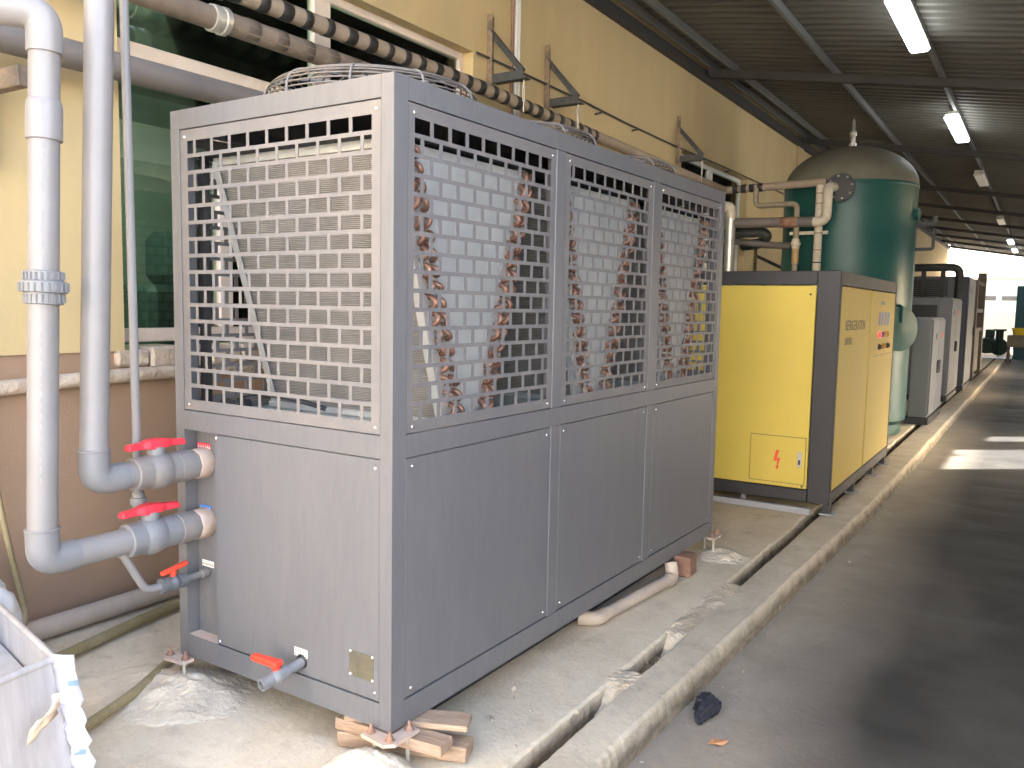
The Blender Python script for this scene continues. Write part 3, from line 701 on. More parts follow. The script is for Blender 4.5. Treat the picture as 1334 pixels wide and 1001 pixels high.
lathe('union', PVCF, t, [(.050, -.055), (.058, -.053), (.058, -.018), (.070, -.016), (.070, .016), (.064, .020), (.058, .022), (.058, .05), (.05, .053)], P(yu(1.43), 1.43), (0, .04, 1), 26, sharp=(1, 2, 3, 4, 5, 6, 7))
bm = nb()
for k in range(22):
    a = 2*math.pi*k/22
    for (r, z0, z1) in ((.0705, -.014, .014), (.0585, .024, .048), (.0585, -.05, -.022)):
        b_box(bm, PX+r*math.cos(a)-.003, PX+r*math.cos(a)+.003, yu(1.43)+r*math.sin(a)-.003, yu(1.43)+r*math.sin(a)+.003, 1.43+z0, 1.43+z1)
obj('union_ribs', bm, PVCF, t)
lathe('coupling', PVC, t, [(.047, -.062), (.0535, -.06), (.0535, .04), (.050, .06), (.046, .066)], P(yu(1.955), 1.955), (0, .04, 1), 26, sharp=(1,))
bm = nb(); b_tube(bm, roundpath([P(-.518, 2.165), P(-.516, 2.29), P(-.516, 2.29)+Vector((-.09, -.135, -.0))], .085, 8), .053, 24); obj('top_elbow', bm, PVC, t)
e0 = P(-.516, 2.29)+Vector((-.08, -.12, 0)); dd = Vector((-.09, -.135, 0)).normalized()
cyl('header', PVCD, t, e0, e0+dd*1.2, .058, 24)
lathe('tape_wrap', WHTL, t, [(.060, 0), (.064, .008), (.063, .03), (.066, .045), (.060, .06)], e0+dd*.07, tuple(dd), 20)
bm = nb()
for k in range(30):
    z = .80+k*.035+(.12 if k > 14 else 0); yk = yu(z); a = -.62
    b_box(bm, PX+.0462*math.cos(a)-.0015, PX+.0462*math.cos(a)+.0015, yk+.0462*math.sin(a)-.0015, yk+.0462*math.sin(a)+.0015, z, z+random.uniform(.008, .024))
obj('printed_marking', bm, INKG, t)
# thin make-up / bypass pipe behind the valves
mk = thing('bypass_pipe', 'thin grey vertical water pipe behind the red-handled valves', 'pipe', (0, 0, ZB), -TH)
bx = -1.07
cyl('riser', PVC, mk, (bx, -.19, .62), (bx, -.205, 3.4), .0155, 14)
lathe('union', PVCF, mk, [(.016, -.032), (.022, -.030), (.022, -.012), (.029, -.010), (.029, .014), (.022, .018), (.022, .034), (.016, .036)], (bx, -.19, .652), (0, 0, 1), 16, sharp=(1, 2, 3, 4, 5))
sm = thing('filling_pipe', 'thin grey filling pipe with small red-levered valve low on the chiller', 'pipe', (0, 0, ZB), -TH)
tube('pipe', PVC, sm, [(PX, -.30, .49), (PX, -.215, .335), (PX, -.15, .332)], .0145, .03)
lathe('tee', PVCD, sm, [(.018, 0), (.021, .002), (.021, .04), (.018, .042)], (PX, -.315, .522), (0, .5, -1), 16, sharp=(1, 2))
v = lathe('valve_body', mat('dark_grey_pvc', (.10, .105, .115), .5, var=.1, scale=12), sm, [(.014, 0), (.028, .002), (.028, .03), (.022, .032), (.025, .045), (.030, .052), (.030, .06), (.024, .07), (.022, .075), (.028, .077), (.028, .105), (.014, .107)], (PX, -.155, .333), (0, 1, .0), 18, sharp=(1, 2, 3, 8, 9, 10))
bm = nb(); b_box(bm, PX-.012, PX+.012, -.15, -.04, .380, .395, bev=.004); b_cyl(bm, (PX, -.10, .35), (PX, -.10, .385), .011, 10)
for vv in bm.verts:
    if vv.co.y < -.12: vv.co.z -= .01
    if vv.co.y > -.06: vv.co.z += .008
obj('lever', bm, REDO, v)
cyl('tail', PVCD, sm, (PX, -.05, .333), (PX, .053, .333), .0135, 14)
lathe('nipple', PVCD, sm, [(.013, 0), (.018, .002), (.018, .03), (.013, .032)], (PX, .053, .333), (0, -1, 0), 14, sharp=(1, 2))

# ================================================================== PIPES ALONG THE WALL
t = tag(obj('steel_pipe', (lambda b: (b_tube(b, [(-1.9, -4, 2.52), (-1.9, 1, 2.57), (-1.9, 8, 2.575)], .062, 20), b)[1])(nb()), GPIPE), 'thick dull grey steel pipe running along the wall behind the plastic risers', 'pipe')
lg = thing('lagged_pipe', 'brown lagged pipe with silver union running along the near window', 'pipe')
bm = nb(); b_tube(bm, [(-1.85, -4, 2.87), (-1.85, .79, 2.905), (-1.85, 3, 2.915), (-1.85, 6.6, 2.87)], .055, 18, jit=.06); obj('lagging', bm, LAG, lg)
lathe('union', GALV, lg, [(.056, 0), (.066, .002), (.068, .03), (.062, .032), (.062, .06), (.070, .062), (.070, .09), (.058, .092)], (-1.85, .78, 2.905), (0, 1, .007), 12, sharp=(1, 2, 3, 4, 5, 6))
RB = finish((lambda b: (b_lathe(b, [(.0555, -.04), (.0565, -.039), (.0565, .04), (.0555, .041)], 16), b)[1])(nb())); RB.materials.append(LAGB if False else mat('dark_lagging_band', (.10, .08, .06), .9, var=.15, scale=12)); RB.name = 'band'
for k in range(14): inst('band', RB, lg, axis_m((-1.85, 1.02+k*.19, 2.9085), (0, 1, .004)))
sp = thing('striped_pipe', 'beige wrapped pipe ringed with black tape bands under the roof brackets', 'pipe')
bm = nb(); b_tube(bm, roundpath([(-1.85, .85, 3.07), (-1.85, 3, 3.09), (-1.85, 8.6, 3.03), (-.60, 8.6, 3.06)], .10), .048, 18, jit=.04); obj('pipe', bm, LAGB, sp)
TB = finish((lambda b: (b_lathe(b, [(.049, -.032), (.0515, -.031), (.0515, .031), (.049, .032)], 18), b)[1])(nb())); TB.materials.append(TAPE); TB.name = 'tape_band'
yb_ = .92
while yb_ < 5.0:
    z = 3.07+.02*(yb_-.85)/2.15 if yb_ < 3 else 3.09-.06*(yb_-3)/5.6
    M = axis_m((-1.85, yb_, z), (random.uniform(-.05, .05), 1, 0)) @ Matrix.Diagonal((1, 1, random.uniform(.8, 1.25), 1))
    inst('tape_band', TB, sp, M); yb_ += random.uniform(.145, .185)
for k in range(4): inst('tape_band', TB, sp, axis_m((-1.70+k*.105, 8.6, 3.035+k*.002), (1, 0, .02)))
lathe('tee', WPIPE, sp, [(.05, 0), (.062, .002), (.062, .07), (.05, .072)], (-1.85, .86, 3.07), (0, -1, 0), 16, sharp=(1, 2))
cyl('stub', WPIPE, sp, (-1.85, .80, 3.07), (-1.85, -3, 3.05), .030, 14)
# low conduit pipe on the dado and pipe lying at the wall foot
lp = tag(obj('wall_pipe', (lambda b: (b_tube(b, [(-2.035, -4, 1.12), (-2.035, -.2, 1.125), (-2.03, .1, 1.14), (-2.035, .5, 1.15), (-2.035, 5, 1.15), (-2.035, 8, 1.15)], .034, 14), b)[1])(nb()), PLAST), 'plastered-over pipe running along the brown wall below the sill', 'pipe')
fp_ = tag(obj('floor_pipe', (lambda b: (b_tube(b, [(-1.95, -4, .05), (-1.955, 0, .05), (-1.965, 2, .05), (-1.97, 9, .05)], .047, 16), b)[1])(nb()), WPIPE), 'dusty beige pipe lying on the floor along the foot of the wall', 'pipe')
cyl('joint_lump', PLAST, None, (0, 0, 0), (0, 0, .01), .01) if False else None
hs = tag(obj('garden_hose', (lambda b: (b_tube(b, roundpath([(-1.45, -.9, .03), (-1.66, -.12, .03), (-1.80, .5, .03), (-1.83, 1.2, .03), (-1.8, 2.6, .03), (-1.83, 4.5, .03)], .4, 8), .024, 12), b)[1])(nb()), HOSE), 'olive hose along the floor beside the beige wall pipe', 'hose', 'olive hoses on the floor')
hs2 = tag(obj('garden_hose', (lambda b: (b_tube(b, roundpath([(-.86, -1.0, .03), (-1.02, -.42, .03), (-1.10, -.18, .035), (-1.30, .15, .03), (-1.45, .8, .03), (-1.4, 1.6, .03)], .3, 8), .019, 12), b)[1])(nb()), HOSE), 'olive hose passing behind the mortar heap at the front left chiller foot', 'hose', 'olive hoses on the floor')
hs3 = tag(obj('hanging_hose', (lambda b: (b_tube(b, roundpath([(-2.0, -.31, 1.5), (-1.99, -.26, 1.0), (-1.99, -.215, .6), (-1.97, -.17, .3), (-1.90, -.16, .09), (-1.8, -.35, .1)], .15, 8), .013, 10), b)[1])(nb()), HOSE), 'thin yellowish hose hanging down the brown wall at the left edge', 'hose')
# steelwork under the pipes at the top left
sb = tag(obj('pipe_support', (lambda b: (b_box(b, -2.05, -1.72, -.22, -.17, 2.34, 2.42, bev=.004), b_box(b, -2.05, -2.0, -.22, -.17, 2.05, 2.34, bev=.004), b)[2])(nb()), RUSTB), 'rusty steel support under the thick grey pipe at the left edge', 'bracket')

# roof-side brackets on the wall
def bracket(y, label, zt=3.745, zb_=3.21, ln=.33, wd=.085, z_only=False):
    t = thing('wall_bracket', label, 'bracket', (XW, y, 0), 0, 'triangular steel brackets on the yellow wall')
    bm = nb(); b_box(bm, .002, .010, -wd/2, wd/2, zb_, zt); b_box(bm, .010, .05, -wd/2, -wd/2+.008, zb_, zt); obj('upright', bm, RUSTB, t)
    bm = nb(); b_box(bm, .05, ln, wd/2-.075, wd/2-.067, zb_+.02, zb_+.085); b_box(bm, .05, ln+.02, wd/2-.067, wd/2, zb_+.02, zb_+.028); obj('arm', bm, IRON, t)
    bm = nb(); a = Vector((.012, wd/2-.06, zt-.12)); b = Vector((ln-.01, wd/2-.06, zb_+.07)); d = (b-a).normalized(); n = Vector((-d.z, 0, d.x))
    b_prism(bm, [a-n*.024, b-n*.024, b+n*.024, a+n*.024], (0, .008, 0)); b_prism(bm, [a+n*.016, b+n*.016, b+n*.024, a+n*.024], (0, -.035, 0)); obj('brace', bm, IRON, t)
    for zz in (zb_+.05, zt-.05): lathe('bolt', RUST, t, [(0, 0), (.012, 0), (.012, .012), (0, .013)], (.010, .01, zz), (1, 0, 0), 8)
    h = nb(); hx = ln-.02
    if not z_only:
        for s in (-1, 1): b_cyl(h, (hx, wd/2-.03+s*.012, zb_-.02), (hx, wd/2-.03+s*.012, zb_-.14), .004, 6)
        b_cyl(h, (hx, wd/2-.03, zb_+.02), (hx, wd/2-.03, zb_-.03), .006, 6); b_box(h, hx-.008, hx+.008, wd/2-.046, wd/2-.014, zb_-.035, zb_-.02); b_cyl(h, (hx, wd/2-.03, zb_-.13), (hx, wd/2-.03, zb_-.22), .004, 6)
        obj('turnbuckle', h, GALV, t)
    return t
bracket(3.54, 'triangular bracket nearest the camera, beside the window and conduits'); bracket(4.42, 'triangular bracket second from the camera on the bare yellow wall')
bracket(7.47, 'triangular bracket third from the camera over the second window'); bracket(10.75, 'triangular bracket low on the wall behind the pipes beside the green tank', zt=2.46, zb_=2.02, ln=.55)
cb_ = thing('wall_cable', 'thin dark cable strung along the yellow wall on pegs', 'cable')
tube('cable', IRON, cb_, [(-2.035, 3.33, 3.415), (-2.035, 4.1, 3.42), (-2.035, 5.0, 3.42), (-2.035, 6.0, 3.40), (-2.035, 7.4, 3.395), (-2.03, 9, 3.41), (-2.03, 12.5, 3.42)], .009, 0, 6)
for y in (4.0, 5.35, 6.2, 9.2): cyl('peg', IRON, cb_, (-2.062, y, 3.36), (-1.99, y, 3.37), .009, 6)
for (y, m, r, nm) in ((3.83, RUST, .013, 'brown iron conduit beside the first bracket'), (3.885, FRAMW, .016, 'white plastic conduit between the brown conduit and the second bracket'), (3.93, FRAMW, .012, 'thin white conduit right of the wider white conduit')):
    tag(cyl('conduit', m, None, (-2.04, y, 4.6), (-2.04, y, 2.3), r, 10), nm, 'conduit', 'vertical conduits on the wall')

# ================================================================== YELLOW DRYER
dr = thing('air_dryer', 'yellow refrigeration air dryer cabinet with charcoal frame', 'air dryer', (.455, 4.40, 0))
DW, DL, D0, D1 = 1.35, 2.70, .085, 1.815
def db(name, m, *a, bev=.006, parent=dr): return box(name, m, parent, *a, bev=bev)
for (x0, x1, y0, y1) in ((-.165, 0, 0, .055), (-DW, -DW+.1, 0, .055), (-.06, 0, DL-.035, DL), (-DW, -DW+.06, DL-.05, DL)): db('corner_post', DRYB, x0, x1, y0, y1, D0, D1)
db('top_rail', DRYB, -DW+.1002, -.1652, .001, .05, 1.708, D1-.001); db('bottom_rail', DRYB, -DW+.1002, -.1652, .001, .05, D0, .178)
db('top_rail', DRYB, -.05, -.001, .0552, DL-.0352, 1.708, D1-.001); db('bottom_rail', DRYB, -.05, -.001, .0552, DL-.0352, D0, .172)
db('roof_panel', DRYB, -DW+.01, -.01, .02, DL-.01, D1-.02, D1-.002, bev=0)
db('rear_panel', DRYY, -DW+.06, -.06, DL-.03, DL-.006, .18, 1.70); db('back_side_panel', DRYY, -DW+.004, -DW+.03, .06, DL-.06, .18, 1.70)
fpn = db('front_panel', DRYY, -DW+.104, -.172, .004, .03, .182, 1.704)
hat = db('access_door', DRYY, -.600, -.190, -.0015, .0035, .216, .566, bev=.0015, parent=fpn)
rim = nb(); 
for a in ((-.604, -.6005, .212, .570), (-.1895, -.186, .212, .570)): b_box(rim, a[0], a[1], .001, .0034, a[2], a[3])
for a in ((.2115, .2155), (.5665, .5705)): b_box(rim, -.6, -.19, .001, .0034, a[0], a[1])
obj('door_gap', rim, INKD, fpn)
lk = db('latch', GALV, -.245, -.212, -.006, -.0015, .345, .460, bev=.003, parent=hat); db('latch_key', DARK, -.236, -.222, -.0085, -.006, .365, .40, bev=.001, parent=fpn)
bolt = nb(); bp_ = [(-.012, .075), (.012, .075), (-.004, .012), (.024, .018), (.006, -.045), (.016, -.042), (.000, -.080), (-.014, -.046), (-.004, -.047), (.002, -.008), (-.030, -.010)]
b_prism(bolt, [(-.392+x, -.0032, .385+z) for x, z in bp_][::-1], (0, .0015, 0)); obj('lightning_symbol', bolt, INKR, hat)
for (x, z) in ((-.21, 1.64), (-1.2, 1.64), (-.205, .20), (-1.2, .20)): lathe('screw', INKD, fpn, [(0, 0), (.009, 0), (.008, .003), (0, .004)], (x, .004, z), (0, -1, 0), 10)
s1 = db('side_door', DRYY, -.03, -.004, .075, 1.300, .176, 1.704); s2 = db('control_door', DRYY, -.03, -.004, 1.355, DL-.04, .176, 1.704)
db('door_gap', DARK, -.035, -.02, 1.295, 1.36, .172, 1.708, bev=0)
def text(name, s, m, parent, size, M, off=.0):
    cu = bpy.data.curves.new('t', 'FONT'); cu.body = s; cu.size = size; cu.extrude = .0006
    o = bpy.data.objects.new('t', cu); COL.objects.link(o)
    me = bpy.data.meshes.new_from_object(o.evaluated_get(bpy.context.evaluated_depsgraph_get())); bpy.data.objects.remove(o); bpy.data.curves.remove(cu)
    me.materials.clear(); me.materials.append(m); me.name = name
    q = bpy.data.objects.new(name, me); COL.objects.link(q); q.parent = parent; q.matrix_local = M; return q
MX = lambda y, z, sx=1.: Matrix.Translation((-.0028, y, z)) @ Matrix(((0, 0, 1, 0), (1, 0, 0, 0), (0, 1, 0, 0), (0, 0, 0, 1))) @ Matrix.Diagonal((sx, 1, 1, 1))
text('lettering', 'REFRIGERATION', INKD, s1, .112, MX(.26, 1.375, .98)); text('lettering', 'DRYER', INKD, s1, .08, MX(.26, 1.265, 1.1))
text('lettering', 'CONTROL', INKG, s2, .05, MX(1.80, 1.585, 1.1))
for k in range(4):
    y = 1.74+k*.165; g_ = nb(); b_prism(g_, [(-.001, y, 1.40), (-.001, y+.09, 1.40), (-.001, y+.13, 1.52), (-.001, y+.04, 1.52)], (-.003, 0, 0)); obj('gauge', g_, BLUEG, s2)
for k, m in enumerate((LEDR, BLUEG, AMBR, AMBR)): lathe('pilot_lamp', m, s2, [(.027, 0), (.027, .012), (.02, .02), (0, .022)], (-.004, 1.80+k*.15, 1.315), (1, 0, 0), 14, sharp=(1,))
for k, m in enumerate((DARK, AMBR, DARK)): lathe('switch', m, s2, [(.026, 0), (.026, .014), (.02, .02), (.02, .03), (0, .03)], (-.004, 1.80+k*.23, 1.205), (1, 0, 0), 14, sharp=(1, 2, 3))
db('panel_seam', INKD, -.0042, -.0034, 1.56, DL-.06, 1.124, 1.128, bev=0, parent=s2)
for y in (.08, 1.0, 1.9, 2.6): db('foot', DRYB, -.055, -.005, y-.03, y+.03, .012, D0-.0005, bev=0); db('foot_pad', GREYC, -.075, .035, y-.06, y+.05, .003, .012, bev=.002)
rl = tag(obj('support_channel', (lambda b: (b_box(b, -.98, .33, 4.345, 4.395, .003, .05, bev=.003), b)[1])(nb()), GREYC), 'grey steel channel lying on the plinth under the front of the yellow dryer', 'channel')
cyl('drain_stub', PVC, dr, (-.66, .06, .03), (-.66, .06, D0+.02), .022, 12)
# pipes on the tank side of the dryer
ap = thing('air_pipe', 'cream wrapped air pipe dropping from the flanged tank nozzle behind the dryer', 'pipe')
tube('drop', CREAMP, ap, [(-.655, 8.55, .3), (-.655, 8.55, 3.02)], .048, 0, 16)
for z in (2.1, 2.25, 2.45, 2.62, 2.8, 2.92): lathe('band', TAPE if z < 2.2 else BRPIPE, ap, [(.049, -.008), (.051, -.007), (.051, .007), (.049, .008)], (-.655, 8.55, z), (0, 0, 1), 14)
ep = thing('elbow_pipe', 'cream pipe bending from the tank nozzle down to the horizontal brown pipe', 'pipe')
tube('pipe', CREAMP, ep, [(-.47, 8.75, 2.99), (-.55, 8.47, 3.0), (-.55, 8.47, 2.58), (-.75, 8.47, 2.58)], .055, .10, 16)
tube('branch', GPIPE, ep, [(-.70, 8.47, 2.58), (-1.65, 8.47, 2.60), (-1.9, 8.47, 2.60)], .062, 0, 16)
lathe('collar', RUST, ep, [(.063, -.1), (.066, -.099), (.066, .1), (.063, .101)], (-.98, 8.47, 2.586), (1, 0, 0), 16)
bp2 = thing('branch_pipe', 'thin brown branch pipe with valve dropping from the striped pipe to the dryer', 'pipe')
tube('pipe', BRPIPE, bp2, [(-1.41, 8.5, 3.02), (-1.41, 8.5, 2.80), (-.905, 8.5, 2.81), (-.90, 8.5, 1.3)], .034, .08, 14)
lathe('valve', CREAMP, bp2, [(.034, -.07), (.045, -.06), (.05, -.02), (.06, -.015), (.06, .015), (.05, .02), (.045, .05), (.034, .06)], (-.90, 8.5, 2.33), (0, 0, 1), 14, sharp=(2, 3, 4, 5))
lathe('brass_section', mat('orange_pipe', (.42, .26, .12), .5, var=.2, scale=20), bp2, [(.034, -.09), (.042, -.088), (.042, .088), (.034, .09)], (-.90, 8.5, 2.18), (0, 0, 1), 14, sharp=(1, 2))
tag(obj('pipe_clamp', (lambda b: (b_box(b, -1.0, -.55, 8.57, 8.60, 2.44, 2.48, bev=.003), b)[1])(nb()), CREAMP), 'short cream angle bar tying the two vertical pipes behind the dryer', 'clamp')
gp = thing('duct_pipe', 'shiny galvanised vertical pipe behind the far corner of the chiller', 'pipe')
cyl('pipe', GALV, gp, (-1.70, 8.45, .3), (-1.70, 8.45, 2.68), .062, 20); tube('elbow', CREAMP, gp, [(-1.70, 8.45, 2.66), (-1.70, 8.45, 2.80), (-1.85, 8.4, 2.80)], .07, .09, 16)
dp = tag(obj('dark_pipe', (lambda b: (b_tube(b, roundpath([(-1.95, 8.9, 2.52), (-1.45, 8.9, 2.52), (-1.38, 8.95, 2.48), (-1.5, 9.2, 2.4), (-1.8, 9.3, 2.38)], .12), .07, 16), b)[1])(nb()), IRON), 'dark lagged pipe stub behind the galvanised pipe', 'pipe')
dp2 = tag(obj('slanting_pipe', (lambda b: (b_tube(b, [(-1.95, 9.0, 2.44), (-1.4, 9.0, 2.36), (-.9, 9.0, 2.33)], .045, 14), b)[1])(nb()), GPIPE), 'grey slanting pipe running towards the green tank', 'pipe')
# ================================================================== GREEN TANK
TX, TY, TR = -.50, 9.50, .80
tk = thing('air_tank', 'large dark green vertical air receiver tank with dusty domed top', 'tank', (TX, TY, 0))
lathe('shell', TANKM, tk, [(TR, .18), (TR, 1.1), (TR, 2.0), (TR, 3.08)], (0, 0, 0), (0, 0, 1), 72)
dome = [(TR*math.cos(a), 3.085+.52*math.sin(a)) for a in [math.pi/2*k/14 for k in range(15)]]
lathe('dome', TANKD, tk, [(TR-.004, 3.06)] + dome, (0, 0, 0), (0, 0, 1), 72)
lathe('weld_seam', TANKM, tk, [(TR-.002, 3.05), (TR+.006, 3.06), (TR+.006, 3.085), (TR-.002, 3.095)], (0, 0, 0), (0, 0, 1), 72)
lathe('skirt', TANKM, tk, [(TR-.05, .0), (TR-.05, .24)], (0, 0, 0), (0, 0, 1), 48)
lathe('lower_head', TANKM, tk, [(TR, .18), (TR*.9, .09), (.1, .03)], (0, 0, 0), (0, 0, 1), 48)
vt = lathe('vent_valve', GALV, tk, [(.045, 0), (.045, .05), (.03, .06), (.028, .14), (.045, .15), (.04, .2), (.02, .22), (.018, .32), (.008, .36), (0, .37)], (0, 0, 3.60), (0, 0, 1), 14, sharp=(1, 2))
nzl = lathe('nozzle_flange', DARK, tk, [(.06, 0), (.06, .09), (.165, .092), (.165, .115), (0, .116)], (.06, -.78, 2.99), (.0, -1, 0), 28, sharp=(1, 2, 3))
for k in range(8):
    a = 2*math.pi*k/8+.2; lathe('bolt', GALV, nzl, [(0, 0), (.014, 0), (.014, .02), (0, .022)], (.06+.135*math.cos(a), -.895, 2.99+.135*math.sin(a)), (0, -1, 0), 6)
md = Vector((.80, -.60, 0)).normalized(); mp_ = md*(TR-.05)
mh = lathe('manhole', TANKM, tk, [(.20, 0), (.20, .14), (.26, .142), (.26, .175), (.265, .18), (.265, .21), (.0, .225)], (mp_.x, mp_.y, 1.32), tuple(md), 32, sharp=(1, 2, 3, 5))
tube('davit', TANKM, mh, [(mp_.x+md.x*.1, mp_.y+md.y*.1, 1.60), (mp_.x+md.x*.22, mp_.y+md.y*.22, 1.60), (mp_.x+md.x*.22, mp_.y+md.y*.22, 1.40)], .018, .05, 8)
tube('safety_pipe', IRON, tk, [(.70, .2, 2.62), (.98, .2, 2.62), (.98, .2, 2.72)], .035, .04, 10)
lathe('side_boss', TANKM, tk, [(.07, 0), (.07, .1), (.0, .1)], (.74, -.1, 2.72), (1, -.15, 0), 16, sharp=(1,))
tube('gauge_pipe', IRON, tk, [(.76, 0, 2.30), (1.0, -.02, 2.30), (1.0, -.02, 2.55)], .02, .03, 8)

# ================================================================== CABINETS FURTHER DOWN
def cabinet(name, label, x0, x1, y0, y1, z1, msideF, mside, doors, base=DARK, z0=.09):
    t = thing(name, label, 'cabinet', (0, 0, 0), 0, 'electrical cabinets along the kerb')
    box('plinth', base, t, x0-.03, x1+.0, y0-.04, y1+.04, .003, z0)
    box('carcass', msideF, t, x0, x1-.02, y0, y1, z0, z1, bev=.01)
    n = doors; w_ = (y1-y0)/n
    for k in range(n):
        d_ = box('door', mside, t, x1-.019, x1, y0+k*w_+.012, y0+(k+1)*w_-.012, z0+.04, z1-.03, bev=.005)
        yk = y0+(k+1)*w_-.09 if k == 0 else y0+k*w_+.09
        box('handle', DARK, d_, x1, x1+.03, yk-.02, yk+.02, (z0+z1)/2-.10, (z0+z1)/2+.08, bev=.005)
        box('badge', REDL if k else DARK, d_, x1+.0005, x1+.004, y0+k*w_+.35, y0+k*w_+.5, z1-.30, z1-.22)
    return t
c1 = cabinet('control_cabinet', 'narrow pale grey control cabinet beside the green tank', .20, .46, 10.56, 12.1, 1.46, CABL, CABL, 2)
box('hood', CABL, c1, -.05, .195, 10.6, 11.2, 1.38, 1.45, bev=.01)
c2 = cabinet('control_cabinet', 'mid grey cabinet with dark framed opening behind the narrow pale cabinet', -1.15, .37, 14.1, 16.0, 1.79, CABD, CABL, 2)
box('opening', DARK, c2, -1.0, .14, 14.085, 14.098, 1.43, 1.66); bm = nb()
b_box(bm, .141, .18, 14.07, 14.099, 1.38, 1.70); b_box(bm, -1.0, .141, 14.07, 14.099, 1.661, 1.70); obj('opening_frame', bm, CABL, c2)
c3 = cabinet('compressor_cabinet', 'tall grey cabinet with louvred top behind the framed cabinet', -1.3, .20, 16.7, 18.6, 2.25, CABD, CABD, 1)
for k in range(9): box('louvre', DARK, c3, -.9, .05, 16.672, 16.699, 1.86+k*.038, 1.882+k*.038)
c4 = cabinet('control_cabinet', 'tall dark blue cabinet standing past the louvred cabinet', .21, .43, 16.7, 18.4, 2.24, CABN, CABL, 1)
c5 = thing('door_frame', 'brown upright steel frame at the end of the row of cabinets', 'frame')
for (a, b) in ((19.6, 19.85), (22.3, 22.6)): box('post', CABB, c5, .22, .40, a, b, .003, 2.55 if b > 20 else 2.24)
for z in (1.1, 1.55, 2.2): box('rail', CABB, c5, .24, .38, 19.85, 22.3, z, z+.09)
box('panel', CABB, c5, .30, .33, 19.86, 22.29, .1, 1.1)
fpz = thing('overhead_pipe', 'dark pipe bending down over the tall louvred cabinet', 'pipe')
tube('pipe', IRON, fpz, [(-1.9, 16.35, 2.40), (.27, 16.35, 2.41), (.27, 16.35, 1.2)], .075, .16, 14)
for x in (-.36, -.02): box('support', IRON, fpz, x-.04, x+.04, 16.36, 16.44, .003, 2.35)
# far end: yellow building, pump, bench with tub, teal door
fb = thing('far_building', 'sunlit yellow building seen through the bright far end', 'building', (0, 46, 0))
box('wall', FARY, fb, -9, 9, 0, .3, -.1, 3.3); box('lower_wall', FARO, fb, -9, 9, -.04, -.002, -.1, 1.6); box('roof', FARW, fb, -9.5, 9.5, -.3, 5, 3.301, 3.38)
for x in (-.9, .35): box('window', CABB, fb, x-.5, x+.5, -.03, -.001, 2.2, 2.42)
tp = tag(obj('teal_door', (lambda b: (b_box(b, .80, 1.9, 33.4, 33.5, -.11, 2.55, bev=.01), b)[1])(nb()), TEAL), 'dark teal door leaf standing at the far right end', 'door')
pm = thing('water_pump', 'dark green pump set on the floor near the far end', 'pump', (.18, 31.5, -.11))
box('base', DARK, pm, -.35, .65, -.5, .5, 0, .12); lathe('motor', PUMPG, pm, [(0, -.4), (.24, -.4), (.28, -.3), (.28, .3), (.2, .4), (0, .4)], (-.05, 0, .55), (.3, 1, 0), 20, sharp=(1,))
lathe('volute', PUMPG, pm, [(0, -.12), (.26, -.12), (.30, 0), (.26, .12), (0, .12)], (.25, 0, .50), (.3, 1, 0), 20); lathe('outlet', PUMPG, pm, [(.12, 0), (.12, .4), (.2, .41), (.2, .47), (0, .47)], (.25, 0, .65), (0, 0, 1), 16, sharp=(1, 2, 3)); box('terminal_box', PUMPG, pm, -.18, .1, -.15, .15, .8, 1.1, bev=.02)
bn = thing('work_bench', 'brown bench carrying a yellow tub near the far end', 'bench', (1.25, 30.5, -.11))
box('top', CABB, bn, -.55, .7, -.4, .4, .55, .95, bev=.02)
for (x, y) in ((-.5, -.35), (-.5, .35), (.6, -.35), (.6, .35)): box('leg', CABB, bn, x-.04, x+.04, y-.04, y+.04, 0, .55)
tag(lathe('tub', YTOP, None, [(0, 0), (.30, 0), (.34, .2), (.36, .2), (.36, .23), (.30, .23), (.28, .05), (0, .05)], (1.15, 30.5, .845), (0, 0, 1), 24, sharp=(1, 2, 3, 4, 5)), 'round yellow tub standing on the brown bench at the far end', 'tub')

# ================================================================== NEAR LEFT: METAL BOX, SACK
mb = thing('metal_box', 'shiny sheet-metal box edged with white film in the bottom left corner', 'box')
def quadprism(name, m, pts, th, parent=mb):
    bm = nb(); b_prism(bm, [Vector(p) for p in pts], th); return obj(name, bm, m, parent)
ZT_ = .46
A = Vector((-.682, -.713, ZT_)); Bf = Vector((-.60, -1.25, ZT_)); Cb = Vector((-1.26, -.588, ZT_)); Dd = Vector((-1.17, -1.12, ZT_))
ux = Vector((.060, .037, 0)); dn = lambda p, q: Vector((p.x, p.y, 0)) + q
quadprism('front_side', STAIN, [A, dn(A, ux), dn(Bf, ux), Bf], (-.006, 0, 0))
quadprism('back_side', STAIN, [Cb, dn(Cb, V(-.03, .02, 0)), dn(A, ux), A], (0, -.006, 0))
quadprism('left_side', STAIN, [Dd, dn(Dd, V(-.03, 0, 0)), dn(Cb, V(-.03, .02, 0)), Cb], (.006, 0, 0))
quadprism('near_side', STAIN, [Bf, dn(Bf, ux), dn(Dd, V(-.03, 0, 0)), Dd], (0, .006, 0))
quadprism('floor_panel', STAIN, [A+V(-.01, -.01, -.12), Cb+V(.01, -.01, -.12), Dd+V(.01, .01, -.12), Bf+V(-.01, .01, -.12)], (0, 0, -.006))
tube('rim', STAIN, mb, [A, Cb, Dd, Bf, A], .011, .02, 8)
bm = nb(); n_ = 22; rows = []
for i in range(n_+1):
    t = i/n_; p = A.lerp(Vector((A.x, A.y, 0))+ux, t); q = []
    for j in range(6):
        s = j/5; off = Vector((.055*s, .035*s, 0)) + Vector((.010, .004, .0))*noise.noise(Vector((t*14, s*3, 2)))*2.0 + Vector((0, 0, .03*(1-t)*s*0))
        q.append(bm.verts.new(p + off + Vector((.004, -.010, .006 if i else .016))))
    rows.append(q)
